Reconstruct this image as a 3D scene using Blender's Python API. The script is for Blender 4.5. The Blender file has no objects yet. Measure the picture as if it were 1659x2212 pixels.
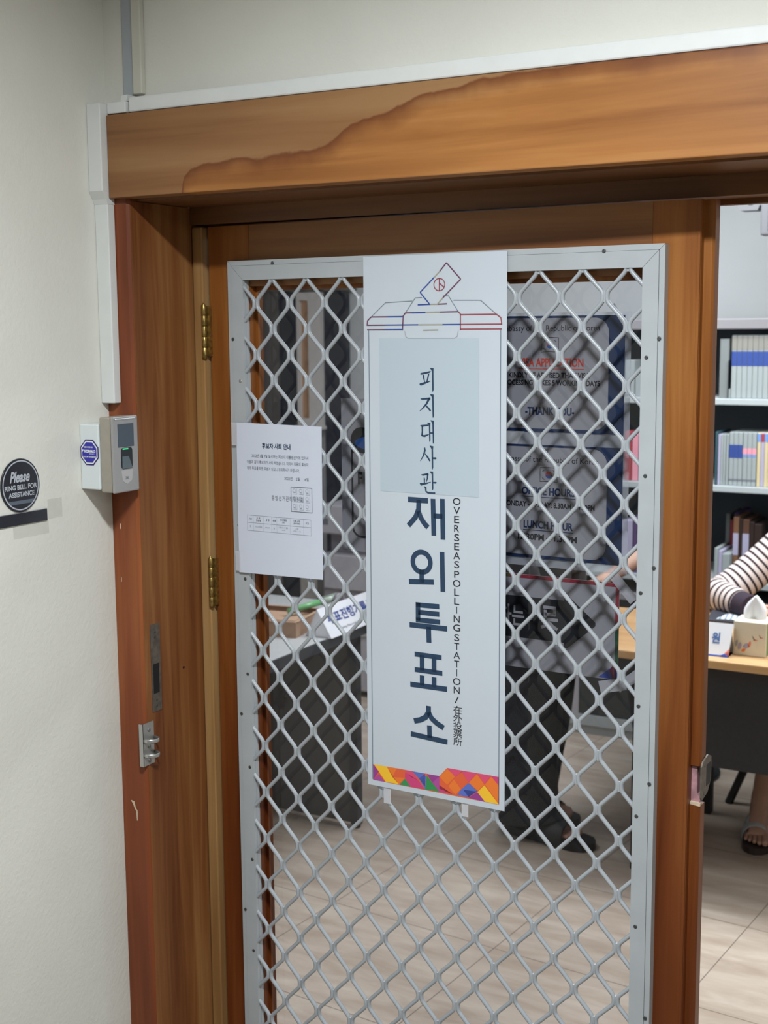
import bpy, bmesh, math, random
from mathutils import Vector, Matrix
random.seed(7)
SC = bpy.context.scene
COL = SC.collection
PI = math.pi

# ------------------------------------------------------------------ camera
CAM_POS = (1.6057990735, -2.1744784615, 1.75)
RIGHT = Vector((0.8763120647, 0.4816825964, -0.0076838526))
UP = Vector((-0.0596182344, 0.1242617082, 0.9904568108))
FWD = Vector((-0.4780406168, 0.8674911551, -0.1376091001))
cam_d = bpy.data.cameras.new('camera')
cam = bpy.data.objects.new('camera', cam_d)
COL.objects.link(cam)
M = Matrix((RIGHT, UP, -FWD)).transposed().to_4x4()
M.translation = Vector(CAM_POS)
cam.matrix_world = M
cam_d.sensor_fit = 'HORIZONTAL'
cam_d.sensor_width = 36.0
cam_d.lens = 2855.458 * 36.0 / 1659.0
cam_d.clip_start = 0.05
cam_d.dof.use_dof = True
cam_d.dof.focus_distance = 2.36
cam_d.dof.aperture_fstop = 9.0
SC.camera = cam

# ------------------------------------------------------------------ world, exposure
w = bpy.data.worlds.new('world')
SC.world = w
w.use_nodes = True
w.node_tree.nodes['Background'].inputs[0].default_value = (0.8, 0.87, 1.0, 1)
w.node_tree.nodes['Background'].inputs[1].default_value = 0.02
vs = SC.view_settings
vs.view_transform = 'Standard'
vs.look = 'None'
vs.gamma = 1.0
vs.use_curve_mapping = False
vs.exposure = 0.0
SC.cycles.max_bounces = 10
SC.cycles.transparent_max_bounces = 16
SC.cycles.caustics_reflective = False
SC.cycles.caustics_refractive = False

def area(name, loc, target, sx, sy, power, col=(1, 1, 1)):
    d = bpy.data.lights.new(name, 'AREA')
    d.shape = 'RECTANGLE'
    d.size = sx
    d.size_y = sy
    d.energy = power
    d.color = col
    o = bpy.data.objects.new(name, d)
    COL.objects.link(o)
    o.location = loc
    dv = Vector(target) - Vector(loc)
    o.rotation_euler = dv.to_track_quat('-Z', 'Y').to_euler()
    return o

COOL = (0.90, 0.96, 1.0)
# corridor: one compact ceiling lamp up left of the door, an added fill light off right brightening the left wall
LAMP = (1.12, -1.37, 2.655)
lamp = area('corridor_lamp', LAMP, (1.12, -1.37, 0), 0.34, 0.11, 55, COOL)
lamp.data.spread = math.radians(163)          # spread narrowed to dim the wall above the beam
area('corridor_fill_right', (3.4, -2.7, 2.64), (3.4, -2.7, 0), 1.2, 0.6, 36, COOL)
# office: three ceiling panels
area('office_panel_middle', (0.2, 2.3, 2.64), (0.2, 2.3, 0), 1.2, 0.6, 53, COOL)
area('office_panel_left', (-0.8, 1.0, 2.64), (-0.8, 1.0, 0), 1.2, 0.6, 20, COOL)
area('office_panel_right', (1.6, 2.0, 2.64), (1.6, 2.0, 0), 1.2, 0.6, 54, COOL)

# ------------------------------------------------------------------ materials
def lin(c):
    return tuple(((v / 255.0) / 12.92 if v / 255.0 <= 0.04045 else ((v / 255.0 + 0.055) / 1.055) ** 2.4) for v in c)
def c4(c): return (*c, 1.0)

def mat(name, col, rough=0.6, metal=0.0, spec=0.5, noise=0.0, nscale=40.0, bump=0.0, bscale=200.0, emit=None, estr=0.0):
    m = bpy.data.materials.new(name)
    m.use_nodes = True
    nt = m.node_tree
    b = nt.nodes['Principled BSDF']
    b.inputs['Base Color'].default_value = c4(col)
    b.inputs['Roughness'].default_value = rough
    b.inputs['Metallic'].default_value = metal
    b.inputs['Specular IOR Level'].default_value = spec
    tc = nt.nodes.new('ShaderNodeTexCoord')
    if noise > 0:
        n = nt.nodes.new('ShaderNodeTexNoise')
        n.inputs['Scale'].default_value = nscale
        n.inputs['Detail'].default_value = 4
        nt.links.new(tc.outputs['Object'], n.inputs['Vector'])
        r = nt.nodes.new('ShaderNodeValToRGB')
        r.color_ramp.elements[0].position = 0.3
        r.color_ramp.elements[1].position = 0.7
        r.color_ramp.elements[0].color = c4([v * (1 - noise) for v in col])
        r.color_ramp.elements[1].color = c4([min(1, v * (1 + noise)) for v in col])
        nt.links.new(n.outputs['Fac'], r.inputs['Fac'])
        nt.links.new(r.outputs['Color'], b.inputs['Base Color'])
    if bump > 0:
        n2 = nt.nodes.new('ShaderNodeTexNoise')
        n2.inputs['Scale'].default_value = bscale
        n2.inputs['Detail'].default_value = 3
        nt.links.new(tc.outputs['Object'], n2.inputs['Vector'])
        bp = nt.nodes.new('ShaderNodeBump')
        bp.inputs['Strength'].default_value = bump
        bp.inputs['Distance'].default_value = 0.002
        nt.links.new(n2.outputs['Fac'], bp.inputs['Height'])
        nt.links.new(bp.outputs['Normal'], b.inputs['Normal'])
    if emit:
        b.inputs['Emission Color'].default_value = c4(emit)
        b.inputs['Emission Strength'].default_value = estr
    return m

def wood(name, dark, mid, light, axis='Z', rough=0.42, fine=38.0, seed=0.0, heart=None, board=None):
    """streaky timber, grain along axis; heart = list of (x, z) giving the edge of redder heartwood"""
    m = bpy.data.materials.new(name)
    m.use_nodes = True
    nt = m.node_tree
    L = nt.links.new
    b = nt.nodes['Principled BSDF']
    b.inputs['Roughness'].default_value = rough
    b.inputs['Specular IOR Level'].default_value = 0.3
    tc = nt.nodes.new('ShaderNodeTexCoord')
    mp = nt.nodes.new('ShaderNodeMapping')
    mp.inputs['Location'].default_value = (seed, seed * 1.7, seed * 0.6)
    mp.inputs['Scale'].default_value = (1, 1, 0.045) if axis == 'Z' else (0.045, 1, 1)
    L(tc.outputs['Object'], mp.inputs['Vector'])
    n = nt.nodes.new('ShaderNodeTexNoise')
    n.inputs['Scale'].default_value = fine
    n.inputs['Detail'].default_value = 5
    n.inputs['Roughness'].default_value = 0.62
    n.inputs['Distortion'].default_value = 0.7
    L(mp.outputs['Vector'], n.inputs['Vector'])
    mp2 = nt.nodes.new('ShaderNodeMapping')
    mp2.inputs['Location'].default_value = (seed + 3, seed, seed)
    mp2.inputs['Scale'].default_value = (1, 1, 0.12) if axis == 'Z' else (0.12, 1, 1)
    L(tc.outputs['Object'], mp2.inputs['Vector'])
    n2 = nt.nodes.new('ShaderNodeTexNoise')
    n2.inputs['Scale'].default_value = 11.0
    n2.inputs['Detail'].default_value = 2
    L(mp2.outputs['Vector'], n2.inputs['Vector'])
    mx = nt.nodes.new('ShaderNodeMath')
    mx.operation = 'MULTIPLY_ADD'
    mx.inputs[1].default_value = 0.45
    L(n.outputs['Fac'], mx.inputs[0])
    m2 = nt.nodes.new('ShaderNodeMath')
    m2.operation = 'MULTIPLY'
    m2.inputs[1].default_value = 0.55
    L(n2.outputs['Fac'], m2.inputs[0])
    L(m2.outputs[0], mx.inputs[2])
    r = nt.nodes.new('ShaderNodeValToRGB')
    e = r.color_ramp.elements
    e[0].position = 0.36
    e[0].color = c4(dark)
    e[1].position = 0.64
    e[1].color = c4(light)
    k = e.new(0.5)
    k.color = c4(mid)
    L(mx.outputs[0], r.inputs['Fac'])
    out = r.outputs['Color']
    if heart:
        pts, hd, hm, hl, edge = heart
        sep = nt.nodes.new('ShaderNodeSeparateXYZ')
        L(tc.outputs['Object'], sep.inputs[0])
        fc = nt.nodes.new('ShaderNodeFloatCurve')
        cv = fc.mapping.curves[0]
        x0, x1, z0, z1 = pts[0][0], pts[-1][0], 0.0, 0.16
        P = [((x - x0) / (x1 - x0), (z - z0) / (z1 - z0)) for x, z in pts]
        cv.points[0].location = P[0]
        cv.points[1].location = P[-1]
        for q in P[1:-1]: cv.points.new(*q)
        fc.mapping.update()
        mr = nt.nodes.new('ShaderNodeMapRange')
        mr.inputs['From Min'].default_value = x0
        mr.inputs['From Max'].default_value = x1
        L(sep.outputs['X'], mr.inputs['Value'])
        L(mr.outputs[0], fc.inputs['Value'])
        zr = nt.nodes.new('ShaderNodeMapRange')
        zr.inputs['From Min'].default_value = z0
        zr.inputs['From Max'].default_value = z1
        zr.clamp = False
        L(sep.outputs['Z'], zr.inputs['Value'])
        d = nt.nodes.new('ShaderNodeMath')
        d.operation = 'SUBTRACT'
        L(fc.outputs[0], d.inputs[0])
        L(zr.outputs[0], d.inputs[1])
        nn = nt.nodes.new('ShaderNodeTexNoise')
        nn.inputs['Scale'].default_value = 14
        nn.inputs['Detail'].default_value = 4
        L(tc.outputs['Object'], nn.inputs['Vector'])
        d2 = nt.nodes.new('ShaderNodeMath')
        d2.operation = 'MULTIPLY_ADD'
        d2.inputs[1].default_value = 0.22
        L(nn.outputs['Fac'], d2.inputs[0])
        L(d.outputs[0], d2.inputs[2])
        r3 = nt.nodes.new('ShaderNodeValToRGB')
        e3 = r3.color_ramp.elements
        e3[0].position = 0.36
        e3[0].color = c4(hd)
        e3[1].position = 0.64
        e3[1].color = c4(hl)
        e3.new(0.5).color = c4(hm)
        L(mx.outputs[0], r3.inputs['Fac'])
        # hard dark edge then the red wood
        msk = nt.nodes.new('ShaderNodeValToRGB')
        em = msk.color_ramp.elements
        em[0].position = 0.09
        em[0].color = (0, 0, 0, 1)
        em[1].position = 0.115
        em[1].color = (1, 1, 1, 1)
        L(d2.outputs[0], msk.inputs['Fac'])
        edg = nt.nodes.new('ShaderNodeValToRGB')
        ee = edg.color_ramp.elements
        ee[0].position = 0.1
        ee[0].color = (1, 1, 1, 1)
        ee[1].position = 0.30
        ee[1].color = (0, 0, 0, 1)
        L(d2.outputs[0], edg.inputs['Fac'])
        mixE = nt.nodes.new('ShaderNodeMixRGB')
        L(edg.outputs['Color'], mixE.inputs['Fac'])
        L(r3.outputs['Color'], mixE.inputs['Color1'])
        mixE.inputs['Color2'].default_value = c4(edge)
        mixH = nt.nodes.new('ShaderNodeMixRGB')
        L(msk.outputs['Color'], mixH.inputs['Fac'])
        L(out, mixH.inputs['Color1'])
        L(mixE.outputs['Color'], mixH.inputs['Color2'])
        out = mixH.outputs['Color']
    if board:                      # the board runs into a darker, redder timber tone towards its lower end
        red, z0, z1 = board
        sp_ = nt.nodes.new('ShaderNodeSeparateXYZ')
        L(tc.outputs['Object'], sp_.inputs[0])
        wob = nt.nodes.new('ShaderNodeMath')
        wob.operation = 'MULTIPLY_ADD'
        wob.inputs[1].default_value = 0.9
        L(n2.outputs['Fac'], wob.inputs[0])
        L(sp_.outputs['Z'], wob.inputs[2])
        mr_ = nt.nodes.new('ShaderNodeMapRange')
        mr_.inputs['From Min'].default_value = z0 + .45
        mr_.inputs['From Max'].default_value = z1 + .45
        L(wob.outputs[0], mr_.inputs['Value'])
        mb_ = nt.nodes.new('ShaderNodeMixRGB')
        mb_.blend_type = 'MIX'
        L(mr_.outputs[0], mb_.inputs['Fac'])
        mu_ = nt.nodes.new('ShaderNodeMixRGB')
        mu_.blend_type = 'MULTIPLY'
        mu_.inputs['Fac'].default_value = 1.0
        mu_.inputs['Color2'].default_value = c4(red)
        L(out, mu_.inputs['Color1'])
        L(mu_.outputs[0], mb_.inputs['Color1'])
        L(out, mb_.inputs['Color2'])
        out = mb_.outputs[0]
    L(out, b.inputs['Base Color'])
    bp = nt.nodes.new('ShaderNodeBump')
    bp.inputs['Strength'].default_value = 0.06
    bp.inputs['Distance'].default_value = 0.001
    L(n.outputs['Fac'], bp.inputs['Height'])
    L(bp.outputs['Normal'], b.inputs['Normal'])
    return m

def glass(name, tint, gloss=1.0, rough=0.0):
    m = bpy.data.materials.new(name)
    m.use_nodes = True
    nt = m.node_tree
    nt.nodes.clear()
    o = nt.nodes.new('ShaderNodeOutputMaterial')
    t = nt.nodes.new('ShaderNodeBsdfTransparent')
    t.inputs[0].default_value = c4(tint)
    g = nt.nodes.new('ShaderNodeBsdfGlossy')
    g.inputs['Roughness'].default_value = rough
    g.inputs['Color'].default_value = (gloss, gloss, gloss, 1)
    lw = nt.nodes.new('ShaderNodeLayerWeight')      # thin pane: the same reflectance from both sides
    pw = nt.nodes.new('ShaderNodeMath')
    pw.operation = 'POWER'
    pw.inputs[1].default_value = 5.0
    lw.inputs['Blend'].default_value = 0.5
    nt.links.new(lw.outputs['Facing'], pw.inputs[0])
    f = nt.nodes.new('ShaderNodeMath')
    f.operation = 'MULTIPLY_ADD'
    f.inputs[1].default_value = 0.85
    f.inputs[2].default_value = 0.06
    nt.links.new(pw.outputs[0], f.inputs[0])
    mx = nt.nodes.new('ShaderNodeMixShader')
    nt.links.new(f.outputs[0], mx.inputs[0])
    nt.links.new(t.outputs[0], mx.inputs[1])
    nt.links.new(g.outputs[0], mx.inputs[2])
    nt.links.new(mx.outputs[0], o.inputs[0])
    return m

def film(name, col, alpha):
    m = mat(name, col, 0.35)
    m.node_tree.nodes['Principled BSDF'].inputs['Alpha'].default_value = alpha
    return m

def floor_mat():
    m = bpy.data.materials.new('floor_tile')
    m.use_nodes = True
    nt = m.node_tree
    L = nt.links.new
    b = nt.nodes['Principled BSDF']
    b.inputs['Roughness'].default_value = 0.28
    b.inputs['Specular IOR Level'].default_value = 0.4
    tc = nt.nodes.new('ShaderNodeTexCoord')
    mp = nt.nodes.new('ShaderNodeMapping')
    mp.inputs['Rotation'].default_value = (0, 0, math.radians(38))
    mp.inputs['Scale'].default_value = (2.2, 9.0, 1)
    L(tc.outputs['Object'], mp.inputs['Vector'])
    n = nt.nodes.new('ShaderNodeTexNoise')
    n.inputs['Scale'].default_value = 1.6
    n.inputs['Detail'].default_value = 6
    n.inputs['Roughness'].default_value = 0.6
    n.inputs['Distortion'].default_value = 0.4
    L(mp.outputs['Vector'], n.inputs['Vector'])
    r = nt.nodes.new('ShaderNodeValToRGB')
    e = r.color_ramp.elements
    e[0].position = 0.30
    e[0].color = (0.44, 0.34, 0.265, 1)
    e[1].position = 0.72
    e[1].color = (0.66, 0.565, 0.475, 1)
    L(n.outputs['Fac'], r.inputs['Fac'])
    m2 = nt.nodes.new('ShaderNodeMapping')
    m2.inputs['Rotation'].default_value = (0, 0, math.radians(5.0))
    m2.inputs['Location'].default_value = (-0.62, -0.575, 0)
    L(tc.outputs['Object'], m2.inputs['Vector'])
    br = nt.nodes.new('ShaderNodeTexBrick')
    br.offset = 0.0
    br.inputs['Scale'].default_value = 1.0
    br.inputs['Brick Width'].default_value = 0.56
    br.inputs['Row Height'].default_value = 0.52
    br.inputs['Mortar Size'].default_value = 0.0016
    br.inputs['Mortar Smooth'].default_value = 0.3
    br.inputs['Color1'].default_value = (0, 0, 0, 1)
    br.inputs['Color2'].default_value = (0, 0, 0, 1)
    br.inputs['Mortar'].default_value = (1, 1, 1, 1)
    L(m2.outputs['Vector'], br.inputs['Vector'])
    mx = nt.nodes.new('ShaderNodeMixRGB')
    L(br.outputs['Color'], mx.inputs['Fac'])
    L(r.outputs['Color'], mx.inputs['Color1'])
    mx.inputs['Color2'].default_value = (0.17, 0.14, 0.12, 1)
    L(mx.outputs['Color'], b.inputs['Base Color'])
    return m

def stripes(name, a, bcol, pitch, duty):
    """knit stripes that follow the arc length stored in the UV map"""
    m = mat(name, a, 0.85, spec=0.2)
    nt = m.node_tree
    b = nt.nodes['Principled BSDF']
    uv = nt.nodes.new('ShaderNodeUVMap')
    uv.uv_map = 'UVMap'
    sp = nt.nodes.new('ShaderNodeSeparateXYZ')
    nt.links.new(uv.outputs[0], sp.inputs[0])
    d = nt.nodes.new('ShaderNodeMath')
    d.operation = 'DIVIDE'
    d.inputs[1].default_value = pitch
    nt.links.new(sp.outputs['Y'], d.inputs[0])
    f = nt.nodes.new('ShaderNodeMath')
    f.operation = 'FRACT'
    nt.links.new(d.outputs[0], f.inputs[0])
    r = nt.nodes.new('ShaderNodeValToRGB')
    e = r.color_ramp.elements
    e[0].position = duty - 0.03
    e[0].color = c4(bcol)
    e[1].position = duty + 0.03
    e[1].color = c4(a)
    nt.links.new(f.outputs[0], r.inputs['Fac'])
    nt.links.new(r.outputs['Color'], b.inputs['Base Color'])
    return m

MT = {}
MT['wall'] = mat('wall_cream_paint', (0.71, 0.695, 0.628), 0.75, noise=0.03, nscale=5, bump=0.35, bscale=130)
MT['room_wall'] = mat('room_white_paint', (0.53, 0.55, 0.56), 0.8, noise=0.02, nscale=4, bump=0.15)
MT['ceiling'] = mat('ceiling_white', (0.55, 0.55, 0.54), 0.85, noise=0.02)
MT['floor'] = floor_mat()
MT['trunk'] = mat('white_trunking', (0.72, 0.73, 0.71), 0.45, noise=0.03, nscale=20)
MT['trunk_cream'] = mat('painted_trunking', (0.60, 0.58, 0.50), 0.6, noise=0.03, nscale=20)
MT['duct_grey'] = mat('grey_cable_strip', (0.40, 0.43, 0.46), 0.5)
MT['wood_jamb'] = wood('wood_jamb', (0.135, 0.040, 0.012), (0.235, 0.088, 0.027), (0.34, 0.165, 0.055), 'Z', seed=2)
MT['wood_casing'] = wood('wood_casing', (0.15, 0.037, 0.013), (0.225, 0.058, 0.020), (0.31, 0.098, 0.032), 'Z', seed=9, fine=26)
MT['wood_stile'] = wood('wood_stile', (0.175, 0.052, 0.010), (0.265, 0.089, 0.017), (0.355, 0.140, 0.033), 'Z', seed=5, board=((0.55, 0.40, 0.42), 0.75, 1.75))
MT['wood_rail'] = wood('wood_rail', (0.145, 0.052, 0.018), (0.21, 0.082, 0.026), (0.28, 0.125, 0.042), 'X', seed=1)
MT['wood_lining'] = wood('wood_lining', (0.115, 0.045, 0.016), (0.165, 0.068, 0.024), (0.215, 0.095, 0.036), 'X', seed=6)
MT['wood_strip'] = wood('wood_strip', (0.26, 0.13, 0.045), (0.36, 0.20, 0.075), (0.46, 0.28, 0.12), 'Z', seed=12)
HEART = ([(-0.06, -0.05), (0.10, -0.02), (0.115, 0.022), (0.179, 0.046), (0.335, 0.053), (0.41, 0.064), (0.465, 0.087),
          (0.509, 0.102), (0.561, 0.114), (0.629, 0.130), (0.75, 0.146), (1.2, 0.20), (1.6, 0.24)],
         (0.24, 0.085, 0.020), (0.37, 0.150, 0.040), (0.50, 0.245, 0.085), (0.145, 0.040, 0.012))
MT['wood_header'] = wood('wood_header', (0.20, 0.085, 0.032), (0.275, 0.130, 0.052), (0.33, 0.175, 0.075), 'X', seed=4, fine=24, heart=HEART)
MT['wood_raw'] = mat('chipped_raw_wood', (0.42, 0.22, 0.24), 0.8, noise=0.35, nscale=60)
MT['wood_pale'] = mat('splintered_pale_wood', (0.62, 0.50, 0.36), 0.8, noise=0.2, nscale=90)
MT['alu'] = mat('grille_aluminium', (0.41, 0.435, 0.45), 0.42, metal=0.0, spec=0.6, noise=0.05, nscale=14)
MT['mesh'] = mat('grille_mesh_paint', (0.375, 0.40, 0.425), 0.36, spec=0.7, noise=0.05, nscale=30)
MT['screw'] = mat('dark_screw_steel', (0.10, 0.105, 0.10), 0.4, metal=0.7)
MT['brass'] = mat('worn_brass', (0.42, 0.30, 0.10), 0.35, metal=0.9, noise=0.35, nscale=160)
MT['steel'] = mat('dull_steel', (0.30, 0.29, 0.27), 0.45, metal=0.8, noise=0.15, nscale=80)
MT['steel_bright'] = mat('bright_steel', (0.52, 0.52, 0.50), 0.3, metal=0.8)
MT['bronze'] = mat('aged_strike_metal', (0.17, 0.145, 0.12), 0.5, metal=0.6, noise=0.25, nscale=90)
MT['black'] = mat('black', (0.006, 0.006, 0.007), 0.6)
MT['glass'] = glass('tinted_door_glass', (0.715, 0.715, 0.73), 0.45)
MT['paper'] = mat('white_paper', (0.63, 0.665, 0.76), 0.75, noise=0.015, nscale=6)
MT['vinyl'] = mat('banner_vinyl', (0.555, 0.60, 0.655), 0.55, noise=0.015, nscale=5)
MT['patch'] = mat('banner_pale_blue_print', (0.475, 0.55, 0.61), 0.55)
MT['white_print'] = mat('white_print', (0.80, 0.82, 0.83), 0.6)
MT['navy'] = mat('navy_ink', (0.016, 0.045, 0.095), 0.6)
MT['ink'] = mat('black_ink', (0.012, 0.013, 0.018), 0.6)
MT['inkgrey'] = mat('grey_ink', (0.16, 0.17, 0.20), 0.7)
MT['inkpale'] = mat('pale_grey_ink', (0.36, 0.38, 0.41), 0.7)
MT['bluegrey'] = mat('thin_border_ink', (0.16, 0.20, 0.25), 0.6)
MT['red_ink'] = mat('red_ink', (0.62, 0.06, 0.035), 0.6)
MT['blue_ink'] = mat('blue_ink', (0.02, 0.09, 0.34), 0.6)
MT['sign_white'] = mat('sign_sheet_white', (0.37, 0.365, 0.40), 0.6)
MT['sign_navy'] = mat('sign_navy', (0.009, 0.030, 0.10), 0.5)
MT['sleeve'] = film('clear_sleeve', (0.75, 0.78, 0.85), 0.28)
MT['tape'] = film('clear_tape', (0.72, 0.72, 0.76), 0.5)
MT['tape_faint'] = film('faint_clear_tape', (0.62, 0.62, 0.56), 0.13)
MT['plastic_white'] = mat('white_plastic_box', (0.70, 0.745, 0.745), 0.4)
MT['sticker_blue'] = mat('sticker_blue', (0.03, 0.025, 0.36), 0.35)
MT['sticker_edge'] = mat('sticker_dark_edge', (0.03, 0.015, 0.14), 0.35)
MT['reader'] = mat('reader_champagne_metal', (0.42, 0.38, 0.32), 0.4, metal=0.45, noise=0.04, nscale=60)
MT['reader_front'] = mat('reader_silver_face', (0.40, 0.385, 0.375), 0.42, metal=0.4, noise=0.03, nscale=80)
MT['reader_screen'] = mat('reader_dark_screen', (0.065, 0.085, 0.105), 0.3)
MT['sensor'] = mat('sensor_black', (0.012, 0.015, 0.016), 0.15)
MT['sensor_glass'] = mat('sensor_prism', (0.10, 0.13, 0.14), 0.1)
MT['led'] = mat('green_led', (0.05, 0.5, 0.2), 0.3, emit=(0.05, 0.8, 0.3), estr=0.5)
MT['sign_black'] = mat('sign_black_gloss', (0.020, 0.021, 0.027), 0.18, noise=0.3, nscale=14)
MT['sign_silver'] = mat('sign_silver_letter', (0.50, 0.52, 0.56), 0.35, metal=0.2)
MT['dark_partition'] = mat('dark_partition_panel', (0.014, 0.017, 0.03), 0.5)
MT['partition_grey'] = mat('partition_grey_panel', (0.11, 0.10, 0.095), 0.5)
MT['frame_grey'] = mat('painted_pale_frame', (0.62, 0.59, 0.56), 0.5)
MT['frame_tan'] = mat('tan_wood_panel', (0.52, 0.30, 0.17), 0.5, noise=0.1, nscale=20)
MT['table_top'] = mat('pale_table_laminate', (0.50, 0.51, 0.51), 0.45, noise=0.03)
MT['table_edge'] = mat('dark_table_edge', (0.055, 0.057, 0.065), 0.5)
MT['table_panel'] = mat('grey_table_panel', (0.105, 0.10, 0.098), 0.6, noise=0.06, nscale=9)
MT['card'] = mat('tent_card', (0.80, 0.81, 0.85), 0.6)
MT['kraft'] = mat('brown_kraft_box', (0.38, 0.235, 0.15), 0.75, noise=0.06, nscale=25)
MT['green'] = mat('green_plastic', (0.16, 0.42, 0.17), 0.3)
MT['green_pale'] = mat('pale_green_plastic', (0.42, 0.50, 0.42), 0.3)
MT['copier'] = mat('copier_pale_grey', (0.46, 0.445, 0.48), 0.5, noise=0.03)
MT['copier_dark'] = mat('copier_mid_grey', (0.27, 0.255, 0.28), 0.5)
MT['steel_shelf'] = mat('shelf_grey_paint', (0.42, 0.46, 0.47), 0.45, noise=0.02)
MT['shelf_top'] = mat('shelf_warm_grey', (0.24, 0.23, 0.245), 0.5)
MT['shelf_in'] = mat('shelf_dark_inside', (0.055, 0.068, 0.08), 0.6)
MT['cab_glass'] = mat('dark_cabinet_glass', (0.025, 0.032, 0.034), 0.08)
MT['desk'] = wood('desk_beech', (0.49, 0.275, 0.115), (0.56, 0.335, 0.155), (0.62, 0.39, 0.20), 'X', seed=8, fine=30, rough=0.35)
MT['charcoal'] = mat('charcoal_panel', (0.014, 0.014, 0.016), 0.6, noise=0.2, nscale=90)
MT['desk_leg'] = mat('dark_metal_leg', (0.022, 0.027, 0.032), 0.4, metal=0.3)
MT['tissue_box'] = mat('tissue_box_beige', (0.74, 0.69, 0.565), 0.55, noise=0.02)
MT['tissue_side'] = mat('tissue_box_green', (0.12, 0.22, 0.09), 0.55)
MT['tissue'] = mat('tissue_white', (0.82, 0.82, 0.86), 0.9)
MT['skin_light'] = mat('skin_light', (0.48, 0.285, 0.205), 0.55, noise=0.05, nscale=60)
MT['skin_brown'] = mat('skin_brown', (0.20, 0.095, 0.06), 0.5, noise=0.08, nscale=60)
MT['skin_mid'] = mat('skin_mid', (0.42, 0.22, 0.16), 0.5, noise=0.08, nscale=60)
MT['hair'] = mat('black_hair', (0.012, 0.010, 0.009), 0.45)
MT['lip'] = mat('lip', (0.40, 0.14, 0.12), 0.5)
MT['eye'] = mat('eye_white', (0.75, 0.75, 0.74), 0.3)
MT['trouser'] = mat('black_trouser_cloth', (0.012, 0.013, 0.018), 0.85, noise=0.3, nscale=50)
MT['dark_cloth'] = mat('dark_grey_cloth', (0.035, 0.036, 0.042), 0.9, noise=0.2, nscale=50)
MT['cuff'] = mat('dark_knit_cuff', (0.030, 0.018, 0.032), 0.9)
MT['knit'] = stripes('striped_knit', (0.62, 0.54, 0.52), (0.030, 0.020, 0.024), 0.026, 0.36)
MT['sandal'] = mat('black_sandal', (0.011, 0.011, 0.013), 0.6)
MT['sandal_brown'] = mat('dark_brown_sole', (0.035, 0.022, 0.020), 0.6)
MT['strap_pale'] = mat('pale_sandal_strap', (0.44, 0.46, 0.46), 0.6)
MT['screen_grey'] = mat('grey_device_shell', (0.11, 0.11, 0.12), 0.5)
MT['tablet_stripe'] = stripes('pale_striped_cover', (0.60, 0.65, 0.68), (0.22, 0.27, 0.32), 0.018, 0.4)
for nm, c in dict(p_purple=(150, 60, 140), p_yellow=(245, 190, 45), p_orange=(235, 120, 45), p_pink=(220, 75, 115), p_blue=(90, 110, 190),
                  p_green=(50, 140, 80), p_dorange=(225, 95, 55), p_violet=(170, 75, 150), p_magenta=(205, 65, 120), p_royal=(70, 85, 165),
                  b_white=(152, 160, 161), b_greige=(135, 133, 126), b_blue=(45, 70, 140), b_teal=(50, 80, 90), b_red=(160, 60, 70), b_pink=(225, 150, 165), b_sky=(110, 150, 210),
                  b_cream=(205, 190, 150), b_brown=(90, 60, 45), b_dbrown=(45, 30, 25), b_tan=(120, 85, 60), b_purple=(85, 60, 105), b_grey=(120, 125, 125),
                  b_lilac=(170, 165, 190), b_dark=(28, 30, 34), t_blue=(60, 90, 190), t_orange=(230, 130, 110)).items():
    MT[nm] = mat(nm, lin(c), 0.6)

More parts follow.
